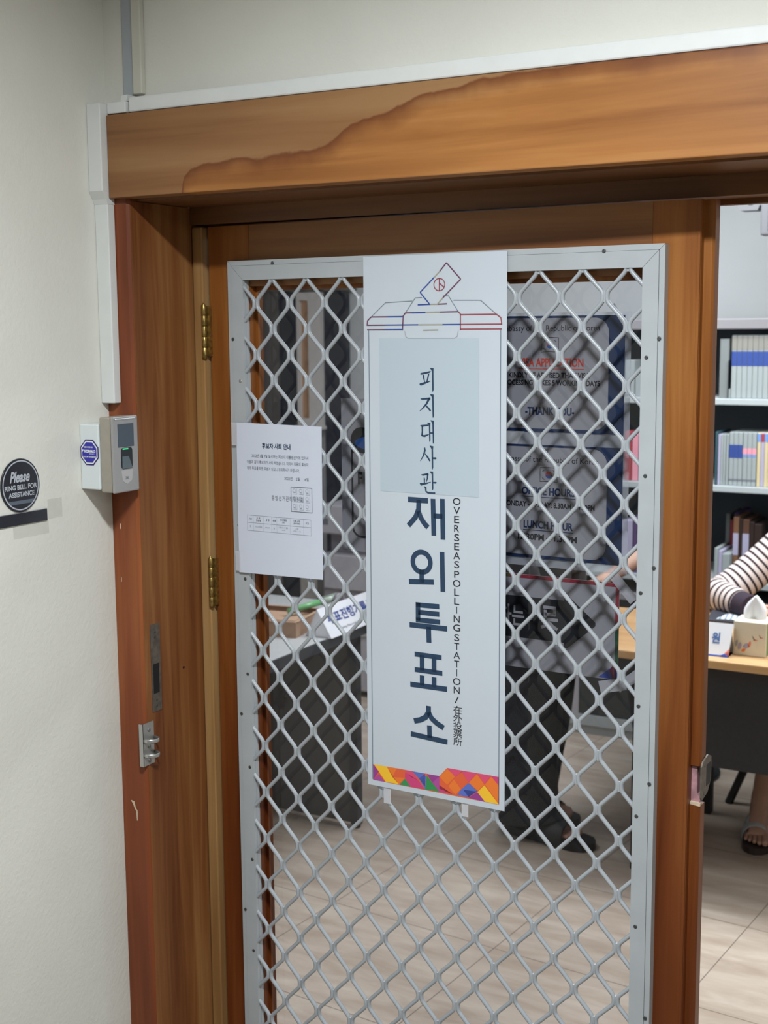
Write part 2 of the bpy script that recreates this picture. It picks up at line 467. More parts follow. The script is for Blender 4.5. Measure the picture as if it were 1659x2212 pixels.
# ------------------------------------------------------------------ mesh helpers
class MB:
    def __init__(s):
        s.v = []; s.f = []; s.m = []; s.uv = None; s.smooth = []
    def face(s, idx, mi=0, sm=False):
        s.f.append(tuple(idx)); s.m.append(mi); s.smooth.append(sm)
    def box(s, x0, x1, y0, y1, z0, z1, mi=0):
        n = len(s.v)
        s.v += [(x0, y0, z0), (x1, y0, z0), (x1, y1, z0), (x0, y1, z0), (x0, y0, z1), (x1, y0, z1), (x1, y1, z1), (x0, y1, z1)]
        for q in ((0, 3, 2, 1), (4, 5, 6, 7), (0, 1, 5, 4), (1, 2, 6, 5), (2, 3, 7, 6), (3, 0, 4, 7)):
            s.face([n + i for i in q], mi)
        return s
    def bbox(s, x0, x1, y0, y1, z0, z1, b=0.004, mi=0):
        """box with chamfered edges"""
        n = len(s.v)
        b = min(b, (x1 - x0) * .45, (y1 - y0) * .45, (z1 - z0) * .45)
        X, Y, Z = (x0, x1), (y0, y1), (z0, z1)
        bm = bmesh.new()
        vs = [bm.verts.new((X[i], Y[j], Z[k])) for i in (0, 1) for j in (0, 1) for k in (0, 1)]
        bmesh.ops.convex_hull(bm, input=vs)
        bmesh.ops.dissolve_limit(bm, angle_limit=0.01, verts=bm.verts, edges=bm.edges)
        bmesh.ops.bevel(bm, geom=list(bm.edges), offset=b, segments=2, affect='EDGES', profile=0.5)
        bm.normal_update()
        bm.verts.index_update()
        s.v += [tuple(v.co) for v in bm.verts]
        for f in bm.faces: s.face([n + v.index for v in f.verts], mi, False)
        bm.free()
        return s
    def prism(s, poly, y0, y1, mi=0, axis='Y'):
        """extrude a polygon; axis Y: poly in (x, z); X: poly in (y, z); Z: poly in (x, y)"""
        n = len(s.v); k = len(poly)
        for t in (y0, y1):
            for a, b in poly:
                s.v.append((a, t, b) if axis == 'Y' else ((t, a, b) if axis == 'X' else (a, b, t)))
        s.face([n + i for i in range(k)], mi)
        s.face([n + k + i for i in reversed(range(k))], mi)
        for i in range(k):
            j = (i + 1) % k
            s.face((n + j, n + i, n + k + i, n + k + j), mi)
        return s
    def poly(s, pts, mi=0):
        n = len(s.v)
        s.v += [tuple(p) for p in pts]
        s.face(range(n, n + len(pts)), mi)
        return s
    def flat(s, poly, y=0.0, mi=0):
        return s.poly([(a, y, b) for a, b in poly], mi)
    def ring(s, c, r, rin, y, mi=0, seg=40, ax=1.0, az=1.0):
        n = len(s.v)
        for i in range(seg):
            t = 2 * PI * i / seg
            s.v.append((c[0] + r * ax * math.cos(t), y, c[1] + r * az * math.sin(t)))
            s.v.append((c[0] + rin * ax * math.cos(t), y, c[1] + rin * az * math.sin(t)))
        for i in range(seg):
            j = (i + 1) % seg
            s.face((n + 2 * i, n + 2 * j, n + 2 * j + 1, n + 2 * i + 1), mi)
        return s
    def line(s, pts, wd, y=0.0, mi=0, closed=False):
        """flat stroke of given width in the XZ plane"""
        P = [Vector((p[0], p[1])) for p in pts]
        k = len(P)
        n = len(s.v)
        for i in range(k):
            a = P[i - 1] if (i > 0 or closed) else P[i]
            b = P[(i + 1) % k] if (i < k - 1 or closed) else P[i]
            d1 = (P[i] - a); d2 = (b - P[i])
            d1 = d1.normalized() if d1.length > 1e-9 else d2.normalized()
            d2 = d2.normalized() if d2.length > 1e-9 else d1
            t = (d1 + d2).normalized()
            nn = Vector((-t.y, t.x))
            sc = 1.0 / max(0.4, nn.dot(Vector((-d1.y, d1.x))))
            ww = (pts[i][2] if len(pts[i]) > 2 else wd) * 0.5 * sc
            s.v.append((P[i].x + nn.x * ww, y, P[i].y + nn.y * ww))
            s.v.append((P[i].x - nn.x * ww, y, P[i].y - nn.y * ww))
        for i in range(k if closed else k - 1):
            j = (i + 1) % k
            s.face((n + 2 * i, n + 2 * j, n + 2 * j + 1, n + 2 * i + 1), mi)
        return s
    def tube(s, pts, rad, seg=10, mi=0, caps=True, ref=None, uv=False):
        """loft rings along a 3-D path; rad = number, list of numbers or list of (rx, ry)"""
        P = [Vector(p) for p in pts]
        k = len(P)
        R = rad if isinstance(rad, (list, tuple)) else [rad] * k
        n = len(s.v)
        u = None
        for i in range(k):
            t = (P[min(i + 1, k - 1)] - P[max(i - 1, 0)]).normalized()
            if u is None:
                g = Vector(ref) if ref else (Vector((0, 1, 0)) if abs(t.y) < 0.9 else Vector((1, 0, 0)))
                u = (g - t * g.dot(t)).normalized()
            else:
                u = (u - t * u.dot(t)).normalized()
            v = t.cross(u)
            rx, ry = R[i] if isinstance(R[i], (list, tuple)) else (R[i], R[i])
            for q in range(seg):
                a = 2 * PI * q / seg
                s.v.append(tuple(P[i] + u * (rx * math.cos(a)) + v * (ry * math.sin(a))))
        for i in range(k - 1):
            for q in range(seg):
                r = (q + 1) % seg
                s.face((n + i * seg + q, n + i * seg + r, n + (i + 1) * seg + r, n + (i + 1) * seg + q), mi, True)
        if caps:
            s.face([n + q for q in reversed(range(seg))], mi)
            s.face([n + (k - 1) * seg + q for q in range(seg)], mi)
        return s
    def lathe(s, prof, c=(0, 0, 0), seg=20, mi=0, axis='Z'):
        pts = []
        n = len(s.v)
        for r, h in prof:
            for q in range(seg):
                a = 2 * PI * q / seg
                x, y, z = r * math.cos(a), r * math.sin(a), h
                if axis == 'Y': x, y, z = x, z, y
                if axis == 'X': x, y, z = z, x, y
                s.v.append((c[0] + x, c[1] + y, c[2] + z))
        for i in range(len(prof) - 1):
            for q in range(seg):
                r = (q + 1) % seg
                s.face((n + i * seg + q, n + i * seg + r, n + (i + 1) * seg + r, n + (i + 1) * seg + q), mi, True)
        s.face([n + q for q in reversed(range(seg))], mi)
        s.face([n + (len(prof) - 1) * seg + q for q in range(seg)], mi)
        return s
    def ball(s, c, r, mi=0, seg=14, rings=9):
        rx, ry, rz = r if isinstance(r, (tuple, list)) else (r, r, r)
        n = len(s.v)
        for i in range(rings + 1):
            t = PI * i / rings
            for q in range(seg):
                a = 2 * PI * q / seg
                s.v.append((c[0] + rx * math.sin(t) * math.cos(a), c[1] + ry * math.sin(t) * math.sin(a), c[2] + rz * math.cos(t)))
        for i in range(rings):
            for q in range(seg):
                r2 = (q + 1) % seg
                s.face((n + i * seg + q, n + (i + 1) * seg + q, n + (i + 1) * seg + r2, n + i * seg + r2), mi, True)
        return s
    def add_mesh(s, me, fn, mi=0):
        n = len(s.v)
        s.v += [fn(v.co) for v in me.vertices]
        for p in me.polygons: s.face([n + i for i in p.vertices], mi)
        return s
    def mesh(s, name, mats):
        me = bpy.data.meshes.new(name)
        me.from_pydata(s.v, [], s.f)
        for m in mats: me.materials.append(m)
        me.polygons.foreach_set('material_index', s.m)
        me.polygons.foreach_set('use_smooth', s.smooth)
        me.validate()
        me.update()
        return me

def obj(name, mb, mats, parent=None, loc=(0, 0, 0), rz=0.0, fixn=True):
    if not isinstance(mats, (list, tuple)): mats = [mats]
    me = mb.mesh(name, mats) if isinstance(mb, MB) else mb
    if fixn and isinstance(mb, MB):
        bm = bmesh.new()
        bm.from_mesh(me)
        bmesh.ops.recalc_face_normals(bm, faces=bm.faces)
        bm.to_mesh(me)
        bm.free()
    o = bpy.data.objects.new(name, me)
    COL.objects.link(o)
    o.location = loc
    o.rotation_euler = (0, 0, rz)
    if parent: o.parent = parent
    return o

def empty(name, loc=(0, 0, 0), rz=0.0, parent=None):
    o = bpy.data.objects.new(name, None)
    o.empty_display_size = 0.05
    COL.objects.link(o)
    o.location = loc
    o.rotation_euler = (0, 0, rz)
    if parent: o.parent = parent
    return o

def tag(o, label, cat, group=None, kind=None):
    o['label'] = label
    o['category'] = cat
    if group: o['group'] = group
    if kind: o['kind'] = kind
    return o

def struct(o, label=None):
    o['kind'] = 'structure'
    if label: o['label'] = label
    return o

_tcache = {}
def glyphs(txt, bold=0.0, shear=0.0, space=1.0):
    key = (txt, bold, shear, space)
    if key in _tcache: return _tcache[key]
    cu = bpy.data.curves.new('t', 'FONT')
    cu.body = txt
    cu.size = 1.0
    cu.offset = bold
    cu.shear = shear
    cu.space_character = space
    cu.resolution_u = 4
    cu.fill_mode = 'FRONT'
    ob = bpy.data.objects.new('t', cu)
    COL.objects.link(ob)
    bpy.context.view_layer.update()
    dg = bpy.context.evaluated_depsgraph_get()
    me = bpy.data.meshes.new_from_object(ob.evaluated_get(dg))
    bpy.data.objects.remove(ob)
    bpy.data.curves.remove(cu)
    xs = [v.co.x for v in me.vertices] or [0, 1]
    ys = [v.co.y for v in me.vertices] or [0, 1]
    _tcache[key] = (me, min(xs), max(xs), min(ys), max(ys))
    return _tcache[key]

def text(mb, txt, x0, x1, z0, z1, y=0.0, mi=0, bold=0.0, shear=0.0, space=1.0, keep=None):
    """fit a string into the rectangle x0..x1, z0..z1 (keep='h': natural width, centred)"""
    me, ax, bx, ay, by = glyphs(txt, bold, shear, space)
    sz = (z1 - z0) / max(1e-6, by - ay)
    sx = (x1 - x0) / max(1e-6, bx - ax)
    off = 0
    if keep == 'h':
        sx = sz; off = ((x1 - x0) - (bx - ax) * sx) / 2
    mb.add_mesh(me, lambda c: (x0 + off + (c.x - ax) * sx, y, z0 + (c.y - ay) * sz), mi)
    return mb

# ------------------------------------------------------------------ frames of reference
TH = 0.0431096325           # the closed leaf stands ajar by this angle about its hinges
RZ = -TH
def DW(x, y, z=0.0):        # door coordinates -> world
    c, s = math.cos(TH), math.sin(TH)
    return Vector((c * x + s * y, -s * x + c * y, z))

# ------------------------------------------------------------------ room shell
b = MB()
b.box(-0.296, -0.06, -0.165, 0.06, 0, 2.7)
b.box(-0.06, 2.16, -0.165, 0.06, 2.03, 2.7)
b.box(2.16, 4.2, -0.165, 0.06, 0, 2.7)
struct(obj('wall_front', b, MT['wall']), 'cream painted corridor wall around the timber doorway')
struct(obj('wall_corridor_back', MB().box(-0.296, 4.2, -7.6, -7.5, 0, 2.7), MT['wall']))
struct(obj('wall_corridor_left', MB().box(-0.296, -0.096, -7.5, -0.165, 0, 2.7), MT['wall']))
struct(obj('wall_corridor_right', MB().box(4.2, 4.3, -7.5, 0.06, 0, 2.7), MT['wall']))
struct(obj('wall_back', MB().box(-3.2, 4.2, 3.6, 3.7, 0, 2.7), MT['room_wall']), 'white back wall of the office')
struct(obj('wall_office_front', MB().box(-3.2, -0.296, -0.04, 0.06, 0, 2.7), MT['room_wall']))
struct(obj('wall_left', MB().box(-3.3, -3.2, -0.04, 3.7, 0, 2.7), MT['room_wall']))
struct(obj('wall_right', MB().box(4.2, 4.3, 0.06, 3.7, 0, 2.7), MT['room_wall']))
struct(obj('floor_corridor', MB().box(-0.3, 4.3, -7.6, 0.0, -0.06, 0), mat('corridor_dark_vinyl', (0.20, 0.17, 0.14), 0.5, noise=0.1, nscale=8)))
struct(obj('floor', MB().box(-3.3, 4.3, 0.0, 3.7, -0.06, 0), MT['floor']), 'beige marbled floor tiles')
struct(obj('ceiling', MB().box(-3.3, 4.3, -7.6, 3.7, 2.7, 2.76), MT['ceiling']))

# doorway trim
b = MB()
b.box(-0.0955, -0.037, -0.187, -0.165, 0, 1.995)
b.prism([(-0.037, -0.187), (-0.031, -0.183), (-0.031, -0.165), (-0.037, -0.165)], 0, 1.995, axis='Z')
casing = struct(obj('trim_1', b, MT['wood_casing']), 'red-brown door casing left of the doorway')
obj('paint_scratch', MB().line([(-0.074, 0.815, .002), (-0.068, 0.812, .006), (-0.064, 0.80, .003), (-0.060, 0.795, .004), (-0.060, 0.775, .002)], .004, -0.1875), MT['wood_pale'], casing)
b = MB()
for (x, z, h) in ((-0.078, 1.365, .012), (-0.080, 1.26, .010)):
    b.flat([(x, z), (x + .002, z + .002), (x + .002, z + h), (x, z + h)], -0.1875)
obj('paint_chip', b, MT['wood_pale'], casing)
b = MB()
b.box(-0.06, -0.03, -0.1825, -0.002, 0, 1.99)
b.box(-0.06, -0.0305, -0.002, 0.06, 0, 1.99)
jamb = struct(obj('trim_2', b, MT['wood_jamb']), 'deep timber door jamb between casing and hinges')
struct(obj('trim_3', MB().bbox(-0.0265, -0.002, 0.0, 0.06, 0, 1.952, .0025), MT['wood_strip']), 'pale hinge strip beside the door leaf')
hd = MB().bbox(-0.062, 2.3, 0, 0.040, 0, 0.1505, .002)
struct(obj('trim_4', hd, MT['wood_header'], loc=(0, -0.205, 1.995)), 'wide two-toned timber beam over the doorway')
b = MB()
b.box(-0.06, 2.16, -0.165, 0.0, 1.991, 2.03)
b.box(-0.03, 2.16, 0.0, 0.0578, 1.957, 2.03)
b.box(-0.03, 2.16, 0.058, 0.078, 1.948, 2.03)
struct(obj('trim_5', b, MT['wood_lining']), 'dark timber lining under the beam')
struct(obj('trim_6', MB().box(2.10, 2.16, -0.185, 0.06, 0, 1.99), MT['wood_jamb']))

# ------------------------------------------------------------------ the door leaf
door = empty('door_1', (0, 0, 0), RZ)
tag(door, 'timber glazed door leaf behind a diamond grille, hinged on the left jamb', 'door', kind='structure')
YF = 0.012                     # face of the timber
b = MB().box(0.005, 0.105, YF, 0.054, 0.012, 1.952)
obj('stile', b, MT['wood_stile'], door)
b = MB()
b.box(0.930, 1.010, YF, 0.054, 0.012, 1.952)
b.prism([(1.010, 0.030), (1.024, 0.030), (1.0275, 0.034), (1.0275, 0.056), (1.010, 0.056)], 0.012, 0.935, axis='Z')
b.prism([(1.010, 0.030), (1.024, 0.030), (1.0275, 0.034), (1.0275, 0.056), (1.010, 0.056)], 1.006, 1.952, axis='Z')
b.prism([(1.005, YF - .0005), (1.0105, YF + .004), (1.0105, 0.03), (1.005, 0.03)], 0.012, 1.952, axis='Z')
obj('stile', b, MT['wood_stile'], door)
b = MB().box(0.1055, 0.9295, YF + .0003, 0.054, 1.834, 1.952)
obj('rail', b, MT['wood_rail'], door)
obj('rail', MB().box(0.1055, 0.9295, YF + .0003, 0.054, 0.012, 0.215), MT['wood_rail'], door)
b = MB()
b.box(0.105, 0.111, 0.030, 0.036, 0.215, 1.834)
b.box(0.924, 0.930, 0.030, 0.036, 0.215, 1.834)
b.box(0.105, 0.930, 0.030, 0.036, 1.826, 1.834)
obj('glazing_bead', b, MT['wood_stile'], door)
pane = MB().poly([(0.105, 0.038, 0.215), (0.930, 0.038, 0.215), (0.930, 0.038, 1.834), (0.105, 0.038, 1.834)])
obj('glass_pane', pane, MT['glass'], door, fixn=False)
# hollow where the lock was cut out, and the strike plate left standing on the edge
b = MB()
b.prism([(1.010, 0.934), (1.022, 0.936), (1.0275, 0.945), (1.021, 0.955), (1.020, 1.004), (1.010, 1.006)], 0.036, 0.050, axis='Y')
obj('chiselled_notch', b, MT['wood_raw'], door)
b = MB()
b.prism([(1.0105, 0.936), (1.0275, 0.9345), (1.0275, 0.94), (1.0105, 0.9415)], 0.031, 0.036, axis='Y')
obj('splinter', b, MT['wood_pale'], door)
sp = MB()
sp.prism([(0.026, 0.952), (0.030, 0.946), (0.060, 0.952), (0.078, 0.970), (0.078, 1.012), (0.060, 1.020), (0.034, 1.014), (0.026, 1.006)], 1.0282, 1.0310, axis='X')
stp = obj('strike_plate', sp, MT['bronze'], door)
obj('latch_slot', MB().box(1.0308, 1.0314, 0.052, 0.074, 0.966, 1.004), MT['black'], stp)
for (y, z) in ((0.042, 1.005), (0.042, 0.955)):
    obj('screw', MB().lathe([(0.0028, 0), (0.0028, 0.0006)], (1.031, y, z), 10, axis='X'), MT['screw'], stp)
# hinges
for (x0, z0, z1) in ((0.001, 1.694, 1.800), (0.002, 1.184, 1.287)):
    h = MB()
    k = 5
    dz = (z1 - z0) / k
    for i in range(k):
        h.lathe([(0.0046, z0 + i * dz + .0006), (0.0052, z0 + i * dz + .0016), (0.0052, z0 + (i + 1) * dz - .0016), (0.0046, z0 + (i + 1) * dz - .0006)], (x0, -0.003, 0), 14)
    hg = obj('hinge', h, MT['brass'], door)
    obj('hinge_leaf', MB().box(x0 + .001, x0 + 0.0085, 0.003, 0.0125, z0 + .003, z1 - .003), MT['brass'], hg)
    obj('hinge_pin', MB().lathe([(0.0022, z0 - .002), (0.003, z0), (0.003, z1), (0.002, z1 + .003)], (x0, -0.003, 0), 10), MT['brass'], hg)

# security grille (screwed to the leaf)
FX0, FX1, FZ0, FZ1 = 0.065, 0.958, 0.10, 1.883
IW = 0.0375
ST = 0.010
def member(corner, axis):
    """mitred aluminium section: a flat outer step and a higher inner face"""
    mb = MB()
    def P(d0, d1, yf):
        xa0, xb0, za0, zb0 = FX0 + d0, FX1 - d0, FZ0 + d0, FZ1 - d0
        xa1, xb1, za1, zb1 = FX0 + d1, FX1 - d1, FZ0 + d1, FZ1 - d1
        if axis == 'T': q = [(xa0, zb0), (xb0, zb0), (xb1, zb1), (xa1, zb1)]
        if axis == 'B': q = [(xa0, za0), (xb0, za0), (xb1, za1), (xa1, za1)]
        if axis == 'L': q = [(xa0, za0), (xa0, zb0), (xa1, zb1), (xa1, za1)]
        if axis == 'R': q = [(xb0, za0), (xb0, zb0), (xb1, zb1), (xb1, za1)]
        cx = sum(a for a, _ in q) / 4; cz = sum(c for _, c in q) / 4
        L_ = 0.0004
        if axis in 'TB': q = [(a + (L_ if a < cx else -L_), c) for a, c in q]
        else: q = [(a, c + (L_ if c < cz else -L_)) for a, c in q]
        mb.prism(q, yf, YF - .0002)
    P(0.0, ST - .0005, -0.0055)
    P(ST, IW, -0.0068)
    return mb
gr = empty('security_grille', (0, 0, 0), 0, door)
for axn in 'TBLR':
    obj('frame_member', member(None, axn), MT['alu'], gr)
b = MB()
b.box(FX0 + IW, FX0 + IW + .0012, 0.002, YF - .0002, FZ0 + IW, FZ1 - IW)
obj('frame_lip', b, MT['alu'], gr)
GX, GZ, GA, GB = 0.1695866667, 1.7993954063, 0.0805, 0.0991350126
def strand(k):
    xa, xb = GX + k * 0.5 * GA, GX + (k + 1) * 0.5 * GA
    r = 0.0038
    xa += r; xb -= r
    # column parity: even columns carry nodes on half rows
    nodes = []
    j2 = -2
    while True:
        z = GZ - j2 * 0.5 * GB
        if z < 0.13: break
        onA = ((k % 2 == 0) == (j2 % 2 != 0))
        nodes.append((xa if onA else xb, z))
        j2 += 1
    pts = []
    hv = 0.0080
    for i, (x, z) in enumerate(nodes):
        if i > 0:
            px, pz = nodes[i - 1]
            d = Vector((px - x, (pz - hv) - (z + hv))).normalized()
            C = Vector((x, z + hv))
            a, c = C + d * 0.0055, C + Vector((0, -1)) * 0.0045
            pts += [a, a * .27 + C * .46 + c * .27, c]
        if i < len(nodes) - 1:
            nx, nz = nodes[i + 1]
            d = Vector((nx - x, (nz + hv) - (z - hv))).normalized()
            C = Vector((x, z - hv))
            a, c = C + Vector((0, 1)) * 0.0045, C + d * 0.0055
            pts += [a, a * .27 + C * .46 + c * .27, c]
    out = []
    for p in pts:
        out.append((p.x, -0.001, p.y))
    return out
b = MB()
XL, XR, ZT, ZB = FX0 + IW - .004, FX1 - IW + .004, FZ1 - IW + .004, FZ0 + IW
for k in range(-2, 19):
    raw = strand(k)
    run = []
    for p in raw:
        if p[2] > ZT + .004 or p[0] < XL - .006 or p[0] > XR + .006:
            if len(run) > 1: b.tube(run, [(0.0044, 0.0039)] * len(run), 8, ref=(0, 1, 0))
            run = []
        else: run.append(p)
    if len(run) > 1: b.tube(run, [(0.0044, 0.0039)] * len(run), 8, ref=(0, 1, 0))
for i2 in range(-2, 20):
    for j2 in range(-1, 35):
        if (i2 % 2 == 0) == (j2 % 2 != 0):
            x, z = GX + i2 * .5 * GA, GZ - j2 * .5 * GB
            if XL < x < XR and ZB < z < ZT: b.box(x - .0042, x + .0042, -.0036, .0016, z - .0088, z + .0088)
obj('diamond_mesh', b, MT['mesh'], gr, fixn=False)
for (x, z) in [(0.175, 1.876), (0.853, 1.874), (0.076, 1.731), (0.092, 1.649), (0.951, 1.730), (0.930, 1.699), (0.932, 1.503), (0.950, 1.349),
               (0.928, 1.304), (0.928, 1.107), (0.950, 0.973), (0.928, 0.911), (0.930, 0.710), (0.951, 0.545), (0.093, 1.251), (0.094, 1.054),
               (0.076, 0.968), (0.094, 0.857), (0.095, 0.658), (0.074, 0.544), (0.093, 0.457), (0.080, 1.36)]:
    mb = MB().lathe([(0.0034, -0.0066), (0.0034, -0.0074), (0.0024, -0.0080), (0.0012, -0.0075)], (x, 0, z), 12, axis='Y')
    obj('screw', mb, MT['steel_bright'] if (x, z) == (0.092, 1.649) else MT['screw'], gr)

# ------------------------------------------------------------------ paper goods on the door
def sheet(name, x0, x1, z0, z1, y, thick, m, label, cat, group=None, bow=0.0, quad=None):
    """thin sheet hung on the door; origin at its lower left corner, door-parallel"""
    o0 = DW(x0, y, z0)
    W, H = x1 - x0, z1 - z0
    q = quad or [(0, 0), (W, 0), (W, H), (0, H)]
    mb = MB()
    nx, nz = 8, 14
    vid = {}
    for side in (0, 1):
        for i in range(nx + 1):
            for j in range(nz + 1):
                u, v = i / nx, j / nz
                px = (q[0][0] * (1 - u) + q[1][0] * u) * (1 - v) + (q[3][0] * (1 - u) + q[2][0] * u) * v
                pz = (q[0][1] * (1 - u) + q[1][1] * u) * (1 - v) + (q[3][1] * (1 - u) + q[2][1] * u) * v
                yy = -bow * (1 - v) ** 2 * (0.4 + 0.6 * u)
                vid[side, i, j] = len(mb.v)
                mb.v.append((px, yy + (thick if side else 0), pz))
    for i in range(nx):
        for j in range(nz):
            mb.face((vid[0, i, j], vid[0, i + 1, j], vid[0, i + 1, j + 1], vid[0, i, j + 1]), 0, False)
            mb.face((vid[1, i, j], vid[1, i, j + 1], vid[1, i + 1, j + 1], vid[1, i + 1, j]), 0, False)
    for i in range(nx):
        mb.face((vid[0, i, 0], vid[1, i, 0], vid[1, i + 1, 0], vid[0, i + 1, 0]))
        mb.face((vid[0, i, nz], vid[0, i + 1, nz], vid[1, i + 1, nz], vid[1, i, nz]))
    for j in range(nz):
        mb.face((vid[0, 0, j], vid[0, 0, j + 1], vid[1, 0, j + 1], vid[1, 0, j]))
        mb.face((vid[0, nx, j], vid[1, nx, j], vid[1, nx, j + 1], vid[0, nx, j + 1]))
    o = obj(name, mb, m, None, o0, RZ)
    tag(o, label, cat, group)
    return o, (lambda x, z: (x - x0, z - z0))

def shift(mb, dx, dz, dy=0.0):
    mb.v = [(x - dx, y + dy, z - dz) for x, y, z in mb.v]
    return mb

# --- banner
BX0, BX1, BZ0, BZ1 = 0.3835, 0.677, 0.8735, 1.8805
bn, _ = sheet('polling_banner', BX0, BX1, BZ0, BZ1, -0.0105, 0.0006, MT['vinyl'],
              'tall white polling station banner taped down the middle of the door grille', 'banner')
def onban(name, mb, m, dy=-0.0006):
    return obj(name, shift(mb, BX0, BZ0, dy), m, bn)
onban('pale_blue_panel', MB().flat([(0.417, 1.732), (0.623, 1.732), (0.623, 1.449), (0.417, 1.449)]), MT['patch'], -0.0004)
b = MB()
b.line([(0.3945, 1.747), (0.3945, 0.886)], 0.0016)
b.line([(0.6655, 1.747), (0.6655, 0.886)], 0.0016)
onban('border_line', b, MT['bluegrey'])
# ballot box and ballot paper, drawn in thin lines that run from red through blue
b = MB()
T = 0.0022
b.line([(0.391, 1.7475), (0.468, 1.7475)], T, 0, 0); b.line([(0.430, 1.7475), (0.468, 1.7475)], T, -.0001, 1)
b.line([(0.391, 1.756), (0.586, 1.756)], T, 0, 1); b.line([(0.391, 1.756), (0.43, 1.756)], T, -.0001, 0)
b.line([(0.50, 1.756), (0.55, 1.756)], T, -.0001, 3)
b.line([(0.586, 1.7475), (0.6675, 1.7475)], T, 0, 2)
b.line([(0.586, 1.756), (0.6675, 1.756)], T, 0, 2)
b.line([(0.391, 1.755), (0.392, 1.764), (0.400, 1.771)], T, 0, 0)
b.line([(0.6675, 1.755), (0.6655, 1.767), (0.657, 1.773)], T, 0, 2)
b.line([(0.400, 1.771), (0.468, 1.771)], T, 0, 0); b.line([(0.435, 1.771), (0.468, 1.771)], T, -.0001, 1)
b.line([(0.586, 1.773), (0.657, 1.773)], T, 0, 2)
b.line([(0.400, 1.771), (0.431, 1.7965), (0.488, 1.7985)], T * .6, 0, 4)
b.line([(0.657, 1.773), (0.626, 1.7975), (0.572, 1.7985)], T * .6, 0, 4)
b.line([(0.467, 1.746), (0.4685, 1.772), (0.473, 1.7775)], T, 0, 0)
b.line([(0.586, 1.746), (0.586, 1.774), (0.5815, 1.7785)], T, 0, 2)
b.line([(0.473, 1.7775), (0.582, 1.7785)], T, 0, 0); b.line([(0.485, 1.7775), (0.515, 1.7775)], T, -.0001, 1); b.line([(0.515, 1.7777), (0.545, 1.778)], T, -.0001, 3)
b.line([(0.473, 1.7775), (0.494, 1.804), (0.508, 1.8045)], T * .6, 0, 4)
b.line([(0.5815, 1.7785), (0.562, 1.8065), (0.551, 1.8065)], T * .6, 0, 4)
b.line([(0.499, 1.7915), (0.525, 1.792)], T, 0, 1); b.line([(0.525, 1.792), (0.54, 1.792)], T, 0, 3); b.line([(0.54, 1.792), (0.559, 1.7925)], T, 0, 0)
b.line([(0.510, 1.746), (0.541, 1.7465)], T, 0, 3)
# ballot slip
b.line([(0.523, 1.793), (0.504, 1.8135)], T, 0, 1)
b.line([(0.504, 1.8135), (0.533, 1.8395)], T, 0, 1)
b.line([(0.533, 1.8395), (0.5445, 1.850)], T, 0, 3)
b.line([(0.5445, 1.850), (0.558, 1.8645)], T, 0, 0)
b.line([(0.558, 1.8645), (0.5865, 1.835)], T, 0, 0)
b.line([(0.5865, 1.835), (0.5505, 1.803)], T, 0, 0)
b.line([(0.5505, 1.803), (0.540, 1.793)], T, 0, 3)
b.ring((0.5435, 1.8265), 0.0118, 0.0101, 0, 2)
b.line([(0.5435, 1.8375), (0.5435, 1.8155)], T, 0, 2)
b.line([(0.5435, 1.829), (0.5535, 1.8215)], T, 0, 2)
onban('ballot_box_drawing', b, [mat('line_maroon', lin((105, 60, 90)), .6), mat('line_blue', lin((45, 75, 150)), .6), mat('line_red', lin((150, 75, 85)), .6),
                                mat('line_gold', lin((165, 160, 140)), .6), mat('line_slate', lin((120, 130, 140)), .6)])
b = MB()
b.line([(0.4715, 1.745), (0.4735, 1.735), (0.479, 1.7315), (0.574, 1.7315), (0.5795, 1.735), (0.5815, 1.745)], .0012)
onban('box_front_edge', b, MT['inkpale'])
# five serif syllables
ZO = [
 [[(570,205,8),(582,204,18),(655,190,16),(668,182,6)],[(600,212,16),(604,240,16),(613,276,6)],[(650,203,16),(641,240,14),(630,272,10)],
  [(563,286,10),(575,290,24),(640,270,14),(668,261,5)],[(664,158,6),(686,166,26),(688,190,17),(690,330,16),(687,348,5)]],
 [[(572,407,8),(590,408,16),(665,401,20)],[(655,402,22),(625,450,18),(590,485,12),(562,506,4)],[(615,455,8),(645,480,18),(667,503,16)],
  [(664,370,6),(686,378,26),(689,400,17),(692,540,16),(689,558,5)]],
 [[(568,626,8),(585,626,18),(640,620,14),(648,618,6)],[(588,628,18),(588,670,16),(584,708,18)],[(582,706,14),(610,708,20),(650,694,7)],
  [(634,600,6),(656,606,22),(657,630,15),(659,740,14),(656,754,5)],[(658,682,12),(690,681,14)],[(667,580,6),(688,588,24),(690,610,16),(693,752,15),(690,768,5)]],
 [[(608,802,14),(612,825,18),(597,870,14),(566,916,4)],[(612,852,8),(638,880,18),(660,912,14)],[(658,786,6),(681,796,26),(682,815,17),(684,962,16),(681,980,5)],
  [(682,886,14),(712,886,20),(722,884,8)]],
 [[(577,1026,8),(590,1028,16),(645,1016,20)],[(638,1018,18),(634,1055,14),(624,1084,6)],[(603,1046,6),(606,1060,16),(606,1096,12)],
  [(563,1096,10),(575,1106,24),(630,1094,14),(668,1082,5)],[(658,997,6),(680,1003,24),(683,1020,16),(685,1135,15),(683,1147,5)],[(684,1086,12),(712,1085,18),(722,1083,8)],
  [(604,1122,8),(618,1130,18),(620,1158,16)],[(616,1160,12),(640,1172,18),(690,1172,14),(709,1170,16)]],
]
b = MB()
for ch in ZO:
    for st in ch:
        b.line([(0.503 + (780 + x / 4.424 - 908) * 0.00097, 1.677 - (760 + y / 4.424 - 797) * 0.00099, wd / 4.424 * 0.00086) for x, y, wd in st], .003)
onban('embassy_lettering', b, MT['navy'])
